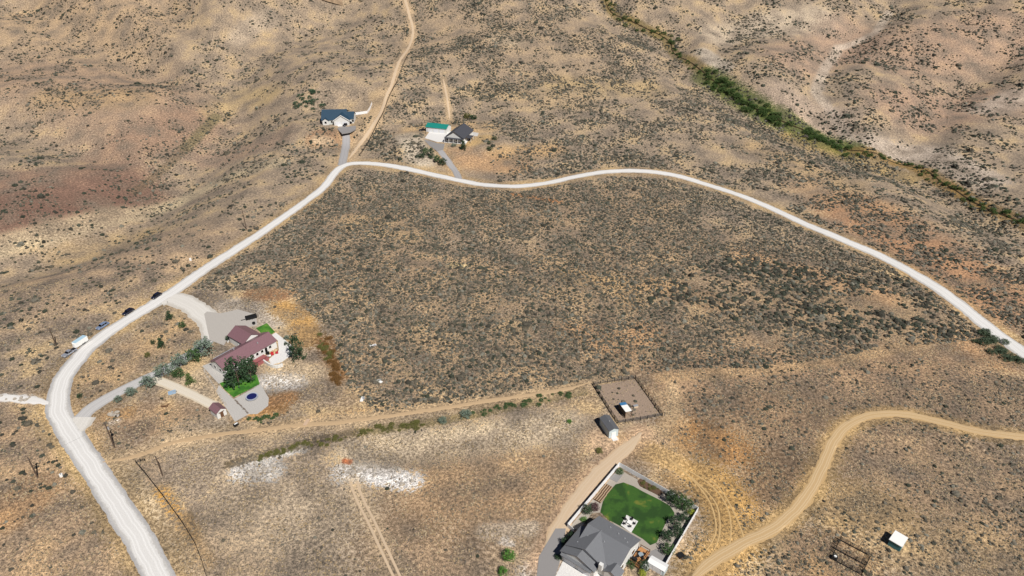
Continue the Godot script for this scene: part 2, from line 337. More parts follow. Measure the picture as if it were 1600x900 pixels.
func smooth_mat_ground(tex: Texture2D, sc: float) -> StandardMaterial3D:
	var m := StandardMaterial3D.new(); m.albedo_texture = tex; m.roughness = 0.95
	var n := FastNoiseLite.new(); n.seed = 5; n.frequency = 0.07; n.fractal_octaves = 4
	var im := n.get_seamless_image(512, 512); im.convert(Image.FORMAT_RGB8)
	for y in 512:
		for x in 512:
			var v := clampf(0.40 + 1.08 * im.get_pixel(x, y).r, 0.0, 1.0)
			im.set_pixel(x, y, Color(v, v, v))
	m.detail_enabled = true; m.detail_blend_mode = BaseMaterial3D.BLEND_MODE_MUL; m.detail_albedo = ImageTexture.create_from_image(im)
	m.detail_uv_layer = BaseMaterial3D.DETAIL_UV_2
	return m
func make_ground():
	var strokes := []
	var pre := [verge(ROAD, 6.8), [HILL_TRACK, 7.0, C(200, 172, 136), 0.85, 0.25], [SPUR, 3.0, C(204, 176, 138), 0.8, 0.3], [TWO_TRACK, 3.0, C(196, 172, 138), 0.6, 0.3], [TRACK, 4.5, C(192, 160, 108), 0.8, 0.35], [YARD_TRACK, 4.5, C(200, 164, 108), 0.75, 0.5], [YARD_DRIVE, 4.5, C(196, 164, 132), 0.85, 0.2], [FIELD_LANE, 4.5, C(198, 172, 136), 0.85, 0.35], [[[1035, 590], [1200, 578], [1380, 548], [1500, 522]], 3.5, C(190, 158, 118), 0.8, 0.4], [[[1185, 848], [1130, 875], [1090, 898]], 7.0, C(204, 178, 138), 0.8, 0.4], [[[1105, 745], [1140, 795], [1146, 845], [1110, 885]], 8.0, C(196, 157, 98), 0.8, 0.5], [LOOP, 5.5, C(200, 170, 126), 0.6, 0.3], [TEAL_DRIVE, 5.0, C(200, 166, 120), 0.6, 0.2], [BLUE_DRIVE, 6.0, C(196, 166, 126), 0.6, 0.2]]
	for s in soil_and_shade_strokes() + pre:
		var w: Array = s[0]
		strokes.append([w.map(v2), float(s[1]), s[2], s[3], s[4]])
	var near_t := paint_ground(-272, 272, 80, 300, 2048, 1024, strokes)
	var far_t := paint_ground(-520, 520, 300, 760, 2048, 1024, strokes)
	var mesh := ArrayMesh.new()
	var sts := [mb(), mb(), mb()]
	for st in sts: st.set_smooth_group(0)
	for j in ND - 1:
		for i in NX - 1:
			var x := GX0 + i * CELL; var D := GD0 + j * CELL
			var which := 1 if D >= 300.0 else (0 if x >= -272.0 and x < 272.0 else 2)
			var st: SurfaceTool = sts[which]
			for c in [[0, 0], [1, 1], [1, 0], [0, 0], [0, 1], [1, 1]]:
				var xx: float = x + c[0] * CELL; var dd: float = D + c[1] * CELL
				if which == 0: st.set_uv(Vector2((xx + 272.0) / 544.0, (300.0 - dd) / 220.0))
				else: st.set_uv(Vector2((xx + 520.0) / 1040.0, (760.0 - dd) / 460.0))
				st.set_uv2(Vector2(xx, dd) / 21.0)
				st.add_vertex(Vector3(xx, hg[(j + c[1]) * NX + i + c[0]], -dd))
	for st in sts:
		st.generate_normals(); mesh = st.commit(mesh)
	var soil := mat("outer_soil", C(174, 148, 118), 0.95, 0.0, 0.35, 0.02)
	mesh.surface_set_material(0, smooth_mat_ground(near_t, 1.0)); mesh.surface_set_material(1, smooth_mat_ground(far_t, 1.0)); mesh.surface_set_material(2, soil)
	var g := MeshInstance3D.new(); g.name = "ground"; g.mesh = mesh; add_child(g); struct_(g)
	# the land beyond, out of the photograph
	var st := mb(); st.set_smooth_group(0)
	for j in 90:
		for i in 130:
			var x := -2600.0 + i * 40.0; var D := -600.0 + j * 40.0
			if x >= -480.0 and x < 480.0 and D >= 120.0 and D < 720.0: continue
			for c in [[0, 0], [1, 1], [1, 0], [0, 0], [0, 1], [1, 1]]:
				var xx: float = x + c[0] * 40.0; var dd: float = D + c[1] * 40.0
				var inside := xx > -521.0 and xx < 521.0 and dd > 79.0 and dd < 761.0
				st.add_vertex(Vector3(xx, (hgt(xx, dd) - 2.0) if inside else base_h(xx, dd) - 0.6, -dd))
	struct_(obj("terrain", st, soil))
func v2(p) -> Vector2:
	var q := px(p[0], p[1]); return Vector2(q.x, -q.z)

# ================= roads
func block(pts: Array, r: float):     # keep brush off: pts are (x, D)
	for p in pts:
		for j in range(int(p.y - r - GD0), int(p.y + r - GD0) + 1):
			for i in range(int(p.x - r - GX0), int(p.x + r - GX0) + 1):
				if i < 0 or j < 0 or i >= 1040 or j >= 680: continue
				if Vector2(GX0 + i + 0.5 - p.x, GD0 + j + 0.5 - p.y).length() < r: keep_out[j * 1040 + i] = 1
func blocked(x: float, D: float) -> bool:
	var i := int(x - GX0); var j := int(D - GD0)
	return i < 0 or j < 0 or i >= 1040 or j >= 680 or keep_out[j * 1040 + i] == 1
func road_tex(edge: Color, mid: Color, tracks: Color, sd: int) -> ImageTexture:
	# across: u; loose gravel at the edges, packed wheel tracks between
	var n := FastNoiseLite.new(); n.seed = sd; n.frequency = 0.06; n.fractal_octaves = 4
	var n2 := FastNoiseLite.new(); n2.seed = sd + 1; n2.frequency = 0.003; n2.fractal_octaves = 3
	var im := Image.create(128, 1024, false, Image.FORMAT_RGB8)
	for y in 1024:
		for x in 128:
			var u := (x + 0.5) / 128.0 + n2.get_noise_2d(x * 0.3, y) * 0.06
			var a := absf(u - 0.5) * 2.0
			var c := mid.lerp(edge, smoothstep(0.62, 0.82, a + n.get_noise_2d(x, y * 0.4) * 0.12))
			var tr := maxf(smoothstep(0.09, 0.02, absf(a - 0.24)), smoothstep(0.07, 0.02, absf(a - 0.5)))
			c = c.lerp(tracks, tr * 0.6)
			var g := 1.0 + n.get_noise_2d(x * 3.0 + 50.0, y * 2.0) * 0.10
			im.set_pixel(x, y, Color(c.r * g, c.g * g, c.b * g))
	return ImageTexture.create_from_image(im)
func ribbon(called, pts: Array, wid, m, up: float, clear := 1.5, rag := 0.08):
	var c := line_w(pts); var st := mb(); st.set_smooth_group(0)
	var cross := 7; var rows := []; var len := 0.0
	for i in c.size():
		var a: Vector2 = c[maxi(i - 1, 0)]; var b: Vector2 = c[mini(i + 1, c.size() - 1)]
		var n := (b - a).normalized().orthogonal()
		if i > 0: len += (c[i] - c[i - 1]).length()
		var w: float = wid
		w *= 1.0 - 0.2 * smoothstep(250.0, 380.0, c[i].y)
		w *= 1.0 + n_mid.get_noise_2d(c[i].x * 2.0, c[i].y * 2.0) * 0.10
		var ja := n_fine.get_noise_2d(c[i].x, c[i].y) * w * rag; var jb := n_fine.get_noise_2d(c[i].x + 70.0, c[i].y) * w * rag
		if rag > 0.25: w *= clampf(minf(i + 1, c.size() - i) / 7.0, 0.15, 1.0)
		var row := []
		for q in cross:
			var o: Vector2 = c[i] + n * (w * (q / (cross - 1.0) - 0.5) + (ja if q == 0 else (jb if q == cross - 1 else 0.0)))
			var e := -0.1 if q == 0 or q == cross - 1 else 0.0
			row.append([Vector3(o.x, hgt(o.x, o.y) + up + e, -o.y), Vector2(q / (cross - 1.0), len / 40.0)])
		rows.append(row)
	for i in rows.size() - 1:
		for q in cross - 1:
			for k in [[0, 0], [1, 0], [1, 1], [0, 0], [1, 1], [0, 1]]:
				var e = rows[i + k[0]][q + k[1]]
				st.set_uv(e[1]); st.add_vertex(e[0])
	block(c, wid * 0.5 + clear)
	return struct_(obj(called, st, m))
func texmat(t) -> StandardMaterial3D:
	var m := StandardMaterial3D.new(); m.albedo_texture = t; m.roughness = 0.95; return m
func make_roads():
	var gravel := texmat(road_tex(C(192, 189, 184), C(220, 218, 214), C(238, 237, 234), 3))
	var grey := texmat(road_tex(C(172, 170, 168), C(188, 186, 184), C(204, 202, 200), 8))
	var asphalt := texmat(road_tex(C(156, 152, 148), C(160, 158, 158), C(176, 174, 174), 15))
	var dirt := texmat(road_tex(C(190, 158, 110), C(196, 166, 122), C(216, 194, 158), 21))
	var lane := texmat(road_tex(C(198, 170, 136), C(204, 180, 150), C(210, 190, 164), 25))
	ribbon("gravel_shoulder", ROAD.slice(0, 17), 9.0, grey, 0.05, 1.0)
	ribbon("gravel_road", ROAD, 7.0, gravel, 0.10, 2.0)
	ribbon("driveway", LOOP, 6.2, grey, 0.07); ribbon("lane", LANE, 4.2, texmat(road_tex(C(206, 192, 168), C(216, 206, 188), C(222, 214, 200), 31)), 0.09)
	ribbon("driveway", BLUE_DRIVE, 7.0, asphalt, 0.09); ribbon("driveway", TEAL_DRIVE, 5.5, asphalt, 0.09)
	ribbon("dirt_track", TRACK, 4.6, dirt, 0.05, 1.5, 0.3); ribbon("dirt_track", YARD_DRIVE, 6.0, lane, 0.05, 1.5, 0.3)
	ribbon("dirt_track", HILL_TRACK, 3.6, lane, 0.10, 2.0, 0.4); ribbon("dirt_track", SPUR, 2.2, lane, 0.10, 1.5, 0.4)
	ribbon("dirt_track", FIELD_LANE, 2.3, texmat(road_tex(C(194, 167, 130), C(192, 163, 126), C(200, 176, 142), 61)), 0.05, 1.5, 0.5); block(line_w(YARD_TRACK), 4.0); block(line_w(TWO_TRACK), 2.0)
	# two worn wheel ruts
	for off in [-0.9, 0.9]:
		var pts := []
		for p in TWO_TRACK: pts.append([p[0] + off * 6.0, p[1]])
		ribbon("wheel_rut", pts, 0.9, lane, 0.04, 0.5)
	for off in [-17, -11, 6, 21]:
		var pts := []
		for p in YARD_TRACK.slice(1 if off == 6 else 2): pts.append([p[0] + off + rng.randf_range(-5, 5), p[1] + off * 0.3 + rng.randf_range(-3, 3)])
		ribbon("wheel_rut", pts, 0.55, texmat(road_tex(C(198, 164, 112), C(200, 168, 117), C(206, 176, 126), 40 + off)), 0.04, 0.3, 0.5)
	var pale := texmat(road_tex(C(196, 190, 180), C(214, 210, 202), C(222, 218, 211), 52))
	ribbon("gravel_turnout", [[250, 470], [268, 466], [290, 473], [312, 487], [330, 506], [337, 527]], 10.5, pale, 0.09)
	ribbon("gravel_spur", [[-40, 620], [0, 621], [30, 623], [60, 627], [84, 632]], 4.8, texmat(road_tex(C(212, 206, 198), C(226, 223, 218), C(234, 232, 228), 71)), 0.06, 1.0, 0.4)
	ribbon("gravel_turnout", [[108, 678], [118, 668], [131, 652]], 9.0, pale, 0.085)

# ================= builders of things
func lawn_tex(a: Color, b: Color, c: Color, sd: int) -> ImageTexture:
	var n := FastNoiseLite.new(); n.seed = sd; n.frequency = 0.012; n.fractal_octaves = 5
	var im := n.get_seamless_image(256, 256); var out := Image.create(256, 256, false, Image.FORMAT_RGB8)
	for y in 256:
		for x in 256:
			var v := im.get_pixel(x, y).r; var k := a.lerp(b, smoothstep(0.3, 0.6, v)).lerp(c, smoothstep(0.72, 0.92, v) * 0.7)
			var g := rng.randf_range(0.88, 1.12); out.set_pixel(x, y, Color(k.r * g, k.g * g, k.b * g))
	return ImageTexture.create_from_image(out)
func make_mats():
	mat("maroon_roof", C(138, 104, 110), 0.45, 0.0, 0.1, 0.15); mat("white_wall", C(238, 238, 234), 0.8, 0.0, 0.08, 0.4); mat("white_trim", C(244, 244, 240), 0.7)
	mat("grey_roof", C(152, 155, 160), 0.9, 0.0, 0.5, 1.1); mat("glass", Color(0.05, 0.06, 0.07), 0.1); mat("dark", Color(0.08, 0.08, 0.085), 0.6)
	mat("concrete", C(214, 212, 208), 0.9, 0.0, 0.15, 0.2); mat("white_concrete", C(236, 234, 230), 0.9, 0.0, 0.1, 0.2); mat("pad_gravel", C(206, 202, 196), 0.95, 0.0, 0.18, 0.5)
	mat("lawn_bright", C(62, 112, 30), 0.95, 0.0, 0.4, 0.35); mat("lawn_dark", C(46, 82, 22), 0.95, 0.0, 0.35, 0.12); mat("deck_red", C(176, 104, 104), 0.8, 0.0, 0.2, 0.5); mat("deck_wood", C(208, 150, 96), 0.75, 0.0, 0.2, 0.5)
	mat("wood_brown", C(120, 84, 58), 0.85, 0.0, 0.25, 0.5); mat("vinyl", C(242, 243, 244), 0.55); mat("teal_roof", C(36, 142, 130), 0.4, 0.0, 0.08, 0.2); mat("blue_roof", C(38, 72, 96), 0.7, 0.0, 0.2, 0.4)
	mat("charcoal_roof", C(78, 80, 88), 0.85, 0.0, 0.25, 0.4); mat("black_metal", Color(0.07, 0.065, 0.06), 0.6); mat("pole_wood", C(104, 86, 72), 0.9, 0.0, 0.3, 0.6); mat("galv", C(190, 192, 194), 0.5, 0.4)
	mat("teal_wall", C(70, 132, 142), 0.7); mat("blue_sheet", C(60, 120, 166), 0.6); mat("pale_wall", C(206, 222, 226), 0.7, 0.0, 0.08, 0.4); mat("bark", C(98, 82, 66), 0.95); mat("tyre", Color(0.09, 0.09, 0.09), 0.8)
	mat("navy", C(28, 34, 92), 0.5); mat("red", C(190, 40, 52), 0.7); mat("rock", C(206, 196, 182), 0.95, 0.0, 0.3, 1.0); mat("mulch", C(120, 92, 70), 0.95, 0.0, 0.4, 0.8); mat("stone_bed", C(200, 190, 176), 0.95, 0.0, 0.3, 0.8)
func dress_lawns():
	for k in [["lawn_dark", lawn_tex(C(36, 70, 18), C(54, 92, 26), C(128, 124, 48), 4), 0.045], ["lawn_bright", lawn_tex(C(48, 104, 22), C(72, 128, 34), C(120, 146, 60), 9), 0.07]]:
		var m: StandardMaterial3D = M[k[0]]; m.albedo_color = Color.WHITE; m.albedo_texture = k[1]; m.uv1_scale = Vector3.ONE * k[2]
func gable(t, x0: float, x1: float, z0: float, z1: float, eave: float, ridge: float, along_x: bool, roof_m, wall_m, over := 0.4, base := -0.3):
	# walls with gable ends, then the two slopes as slabs
	var st := mb(); var xm := (x0 + x1) * 0.5; var zm := (z0 + z1) * 0.5
	box(st, Vector3(xm, (eave + base) * 0.5, zm), Vector3(x1 - x0, eave - base, z1 - z0))
	var rise_h := ridge - eave
	if along_x:
		for x in [x0 + 0.01, x1 - 0.01]:
			for v in [Vector3(x, eave, z0), Vector3(x, eave, z1), Vector3(x, ridge - 0.05, zm)]: st.add_vertex(v)
	else:
		for z in [z0 + 0.01, z1 - 0.01]:
			for v in [Vector3(x0, eave, z), Vector3(x1, eave, z), Vector3(xm, ridge - 0.05, z)]: st.add_vertex(v)
	obj("wall", st, wall_m, t)
	for s in [-1.0, 1.0]:
		var sl := mb(); var th := 0.16
		var half := (z1 - z0) * 0.5 if along_x else (x1 - x0) * 0.5
		var drop := rise_h / half * over
		var p := []
		for up in [0.02, th]:
			if along_x:
				var ze: float = zm + s * (half + over)
				p.append_array([Vector3(x0 - over, eave - drop + up, ze), Vector3(x1 + over, eave - drop + up, ze), Vector3(x1 + over, ridge + up, zm), Vector3(x0 - over, ridge + up, zm)])
			else:
				var xe: float = xm + s * (half + over)
				p.append_array([Vector3(xe, eave - drop + up, z0 - over), Vector3(xe, eave - drop + up, z1 + over), Vector3(xm, ridge + up, z1 + over), Vector3(xm, ridge + up, z0 - over)])
		hexa(sl, p)
		obj("roof_slope", sl, roof_m, t)
func window(t, p: Vector3, yaw: float, w: float, h: float):
	var st := mb(); box(st, p, Vector3(w + 0.2, h + 0.2, 0.08), yaw); var f = obj("window", st, M.white_trim, t)
	var g := mb(); box(g, p + Basis(Vector3.UP, yaw) * Vector3(0, 0, 0.045), Vector3(w, h, 0.04), yaw); obj("pane", g, M.glass, f)
func door(t, called, p: Vector3, yaw: float, w: float, h: float, m):
	var st := mb(); box(st, p + Vector3(0, h * 0.5, 0), Vector3(w, h, 0.1), yaw); obj(called, st, m, t)
func pbox(t, called, c: Vector3, s: Vector3, m, yaw := 0.0):
	var st := mb(); box(st, c, s, yaw); return obj(called, st, m, t)
func pad(called, pix: Array, m, up: float, thick := 0.6, clear := 1.0, base := -1e9):
	var pts := []; var top := -1e9; var cen := Vector2.ZERO
	for p in pix:
		var q := px(p[0], p[1]); pts.append(Vector2(q.x, q.z)); top = maxf(top, q.y); cen += Vector2(q.x, -q.z) / pix.size()
	if base > -1e8: top = base
	var edge := []
	for i in pts.size():
		var a: Vector2 = pts[i]; var b: Vector2 = pts[(i + 1) % pts.size()]
		for k in 8: 
			var e := a.lerp(b, k / 8.0)
			for q in 6: edge.append(Vector2(e.x, -e.y).lerp(cen, q / 6.0))
	block(edge, clear + 1.2)
	return struct_(slab(called, pts, top - thick, top + up, m))
func block_at(p: Vector3, r: float): block([Vector2(p.x, -p.z)], r)

func maroon_place():
	pad("parking_pad", [[318, 486], [345, 490], [372, 484], [400, 492], [402, 508], [380, 514], [366, 512], [350, 540], [328, 532]], mat("drive_grey", C(194, 188, 180), 0.95, 0.0, 0.15, 0.3), 0.06)
	pad("concrete_apron", [[346, 520], [358, 508], [362, 499], [376, 504], [366, 522], [356, 536]], M.white_concrete, 0.10)
	pad("patio", [[431, 520], [456, 540], [458, 553], [440, 566], [424, 570], [420, 562], [436, 548], [434, 532], [424, 524]], M.white_concrete, 0.12)
	pad("side_yard", [[316, 572], [332, 566], [352, 585], [356, 592], [342, 600]], M.pad_gravel, 0.06)
	pad("gravel_yard", [[342, 602], [365, 624], [407, 601], [420, 622], [419, 634], [402, 647], [389, 647], [367, 659], [351, 634], [338, 612]], M.pad_gravel, 0.05)
	pad("lawn", [[343, 599], [352, 610], [365, 621], [385, 611], [406, 600], [402, 588], [398, 583], [372, 590], [356, 595]], M.lawn_bright, 0.10)
	pad("lawn", [[400, 513], [417, 505], [430, 519], [420, 524], [408, 520]], M.lawn_bright, 0.10)
	var A := px(349.4, 578.6, 3.5)
	var t = thing("maroon_roofed_house", "long white house with maroon metal roof and a garage wing", "house", Vector3(A.x, A.y, A.z), deg_to_rad(53.5))
	block([Vector2(A.x + 7, -A.z + 10), Vector2(A.x + 3, -A.z + 4), Vector2(A.x + 1, -A.z + 14), Vector2(A.x - 2, -A.z + 20)], 9)
	gable(t, 0.4, 23.5, -9.1, -0.4, 3.4, 5.5, true, M.maroon_roof, M.white_wall)
	gable(t, 14.4, 22.3, -18.3, -8.6, 3.7, 5.9, false, M.maroon_roof, M.white_wall)
	for x in [5.0, 8.6, 12.6, 14.6, 16.8, 20.5]: window(t, Vector3(x, 2.1, -0.36), 0.0, 1.0, 1.1)
	window(t, Vector3(0.36, 2.0, -3.0), -PI / 2, 1.2, 1.1); window(t, Vector3(0.36, 2.0, -6.5), -PI / 2, 1.0, 1.1)
	door(t, "door", Vector3(18.6, 0.6, -0.36), 0.0, 1.0, 2.1, M.glass); door(t, "garage_door", Vector3(14.36, 0, -14.5), -PI / 2, 4.6, 2.5, M.white_trim)
	pbox(t, "porch", Vector3(7.6, 0.5, -10.6), Vector3(9.5, 1.0, 2.2), mat("porch_grey", C(120, 122, 132), 0.8))
	pbox(t, "porch_rail", Vector3(7.6, 1.5, -11.7), Vector3(9.5, 0.9, 0.12), mat("rail_grey", C(170, 178, 190), 0.7))
	pbox(t, "porch_rail", Vector3(2.9, 1.5, -10.6), Vector3(0.12, 0.9, 2.2), M.rail_grey)
	pbox(t, "deck", Vector3(13.6, 0.55, -2.1 + 4.2), Vector3(6.2, 1.1, 3.4), M.deck_red)
	for k in 6: pbox(t, "deck_post", Vector3(10.6 + k * 1.2, 1.6, 3.7), Vector3(0.12, 1.0, 0.12), M.deck_red)
	pbox(t, "deck_rail", Vector3(13.6, 2.1, 3.7), Vector3(6.2, 0.1, 0.14), M.deck_red)
	pbox(t, "roof_vent", Vector3(9.0, 5.2, -6.4), Vector3(0.4, 0.7, 0.4), M.galv); pbox(t, "roof_vent", Vector3(17.0, 5.1, -2.6), Vector3(0.35, 0.6, 0.35), M.galv)
	# on the patio
	var loc := func(x, z, y = 0.15): return t.transform * Vector3(x, y, z)
	var tb = thing("patio_table", "small pale round table on the white patio by the deck", "table", loc.call(17.5, 2.6), 0.3)
	pbox(tb, "table_top", Vector3(0, 0.75, 0), Vector3(1.5, 0.08, 1.1), M.white_trim); pbox(tb, "pedestal", Vector3(0, 0.36, 0), Vector3(0.25, 0.72, 0.25), M.dark)
	for k in [[19.2, 2.4, 0.4], [20.9, 2.9, -1.2]]:
		var ch = thing("patio_chair", "red cushioned patio chair beside the deck of the maroon roofed house", "chair", loc.call(k[0], k[1]), k[2], "red patio chairs")
		pbox(ch, "seat", Vector3(0, 0.4, 0), Vector3(1.1, 0.3, 1.0), M.red); pbox(ch, "backrest", Vector3(0, 0.8, -0.45), Vector3(1.1, 0.8, 0.2), M.red)
		for lx in [-0.45, 0.45]:
			for lz in [-0.4, 0.4]: pbox(ch, "leg", Vector3(lx, 0.13, lz), Vector3(0.1, 0.26, 0.1), M.dark)
	var gr = thing("barbecue", "black barbecue against the white wall by the patio", "barbecue", loc.call(18.4, 0.6), 0.0)
	pbox(gr, "hood", Vector3(0, 1.0, 0), Vector3(1.3, 0.5, 0.7), M.dark); pbox(gr, "cart", Vector3(0, 0.4, 0), Vector3(1.1, 0.75, 0.6), M.black_metal)
	# curved white retaining wall
	var cw := mb(); var last := Vector3.ZERO
	for k in 9:
		var f := k / 8.0; var q := px(412 + 30 * f, 566 + 9 * sin(f * 2.4), 0.0)
		if k > 0:
			var dir := (q - last).normalized(); var n := Vector3(-dir.z, 0, dir.x) * 0.25
			hexa(cw, [last - n + Vector3(0, -0.4, 0), q - n + Vector3(0, -0.4, 0), q + n + Vector3(0, -0.4, 0), last + n + Vector3(0, -0.4, 0), last - n + Vector3(0, 1.3, 0), q - n + Vector3(0, 1.3, 0), q + n + Vector3(0, 1.3, 0), last + n + Vector3(0, 1.3, 0)])
		last = q
	tag(obj("retaining_wall", cw, M.white_wall), "curved white retaining wall below the patio of the maroon roofed house", "wall")
	# small shed
	var s := px(337.8, 646.7, 2.7)
	var sh = thing("garden_shed", "little white shed with maroon roof beside the gravel yard", "shed", s, deg_to_rad(51))
	gable(sh, 0.2, 3.6, -4.7, -0.2, 2.6, 3.7, false, M.maroon_roof, M.white_wall, 0.25)
	door(sh, "door", Vector3(1.9, 0.0, -0.12), 0.0, 1.1, 2.0, M.wood_brown); pbox(sh, "door_head", Vector3(1.9, 2.2, -0.12), Vector3(2.0, 0.3, 0.1), M.wood_brown)
	block_at(s, 5)
	# round trampoline
	var pc := px(394, 622, 0.0)
	var tr = thing("trampoline", "round navy blue trampoline with grey rim on the pale gravel yard", "trampoline", pc, 0.2)
	var disc := mb(); var rim := mb()
	for k in 20:
		var a0 := TAU * k / 20; var a1 := TAU * (k + 1) / 20
		var e0 := Vector3(cos(a0), 0, sin(a0)); var e1 := Vector3(cos(a1), 0, sin(a1))
		var y := Vector3(0, 0.85, 0)
		for v in [y, e0 * 1.75 + y, e1 * 1.75 + y]: disc.add_vertex(v)
		quad(rim, e0 * 1.75 + y, e0 * 2.15 + y + Vector3(0, 0.05, 0), e1 * 2.15 + y + Vector3(0, 0.05, 0), e1 * 1.75 + y)
		quad(rim, e0 * 2.15 + y, e0 * 2.2 + y - Vector3(0, 0.2, 0), e1 * 2.2 + y - Vector3(0, 0.2, 0), e1 * 2.15 + y)
	obj("mat", disc, M.navy, tr); obj("rim", rim, mat("rim_grey", C(170, 176, 190), 0.6), tr)
	for k in 6: 
		var a := TAU * k / 6
		var lg := mb(); tube(lg, Vector3(cos(a) * 2.1, -0.1, sin(a) * 2.1), Vector3(cos(a) * 2.1, 0.8, sin(a) * 2.1), 0.05, 0.05); obj("leg", lg, M.galv, tr)
	# edging stones along the yard
	for k in 26:
		var f := k / 25.0; var q := px(lerpf(318, 352, f) + rng.randf_range(-1, 1), lerpf(577, 632, f) + rng.randf_range(-1, 1))
		stone("edging_stone", q, rng.randf_range(0.22, 0.42), "rough edging stone lining the path beside the maroon roofed house", "edging stones by the path")
	for k in 18:
		var f := k / 17.0; var q := px(lerpf(368, 388, f) + rng.randf_range(-0.6, 0.6), lerpf(626, 646, f) + rng.randf_range(-0.6, 0.6), -0.05)
		stone("edging_stone", q, rng.randf_range(0.2, 0.35), "dark edging stone set across the pale gravel yard", "edging stones across the gravel yard")
	var tk = thing("utility_trailer", "low black utility trailer parked on the grey yard behind the garage", "trailer", px(393, 498), 0.5)
	pbox(tk, "bed", Vector3(0, 0.7, 0), Vector3(4.6, 0.3, 2.2), M.dark); pbox(tk, "tongue", Vector3(-3.2, 0.55, 0), Vector3(2.0, 0.14, 0.2), M.black_metal)
	for z in [-1.2, 1.2]: pbox(tk, "side_rail", Vector3(0, 1.1, z), Vector3(4.6, 0.5, 0.1), M.black_metal)
	for x in [-0.6, 0.6]:
		for z in [-1.25, 1.25]: wheel(tk, Vector3(x, 0.38, z), 0.38)
	var bx = thing("fire_pit", "small black barrel standing near the lawn behind the garage", "barrel", px(397, 507), 0)
	var bb := mb(); tube(bb, Vector3(0, -0.1, 0), Vector3(0, 1.0, 0), 0.6, 0.6, 10); obj("drum", bb, M.dark, bx); var b2 := mb(); tube(b2, Vector3(0, 1.0, 0), Vector3(0, 1.08, 0), 0.66, 0.66, 10); obj("rim", b2, M.black_metal, bx)
func stone(called, p: Vector3, r: float, label, group):
	var o := MeshInstance3D.new(); o.mesh = lump_mesh(rng.randi() % 3); o.material_override = M.rock if not "dark" in label else mat("dark_rock", C(120, 110, 100), 0.95)
	o.name = numbered(called); add_child(o, true); o.position = p + Vector3(0, r * 0.3, 0); o.scale = Vector3(r * 1.2, r * 0.8, r); o.rotation.y = rng.randf() * TAU
	tag(o, label, "stone", group)
func wheel(t, c: Vector3, r: float):
	var st := mb(); tube(st, c - Vector3(0, 0, 0.12), c + Vector3(0, 0, 0.12), r, r, 10); var w = obj("wheel", st, M.tyre, t)
	var s2 := mb(); tube(s2, c - Vector3(0, 0, 0.125), c + Vector3(0, 0, 0.125), r * 0.55, r * 0.55, 8); obj("rim", s2, M.galv, w)

func fence_run(t, a: Vector3, b: Vector3, gap: float, h: float, m, solid: bool, rails := 3, thick := 0.06):
	# parts of a fence from a to b (world); t sits at the world origin of a
	var n := maxi(1, int(round((b - a).length() / gap)))
	for i in n + 1:
		var p := a.lerp(b, i / float(n)); p.y = hgt(p.x, -p.z)
		var st := mb(); box(st, p + Vector3(0, h * 0.5 - 0.1, 0) - t.position, Vector3(thick * 1.8, h + 0.25, thick * 1.8), atan2(-(b - a).z, (b - a).x)); obj("post", st, m, t)
		if i == n: break
		var q := a.lerp(b, (i + 1) / float(n)); q.y = hgt(q.x, -q.z)
		var yaw = atan2(-(q - p).z, (q - p).x); var c = (p + q) * 0.5 - t.position; var len = Vector2(q.x - p.x, q.z - p.z).length() - thick * 1.8
		if solid:
			var s2 := mb(); box(s2, c + Vector3(0, h * 0.5, 0), Vector3(len, h - 0.1, thick), yaw); obj("panel", s2, m, t)
		else:
			for k in rails:
				var s2 := mb(); tube(s2, p - t.position + Vector3(0, h * (k + 1) / rails - 0.08, 0), q - t.position + Vector3(0, h * (k + 1) / rails - 0.08, 0), thick * 0.6, thick * 0.6, 4); obj("rail", s2, m, t)

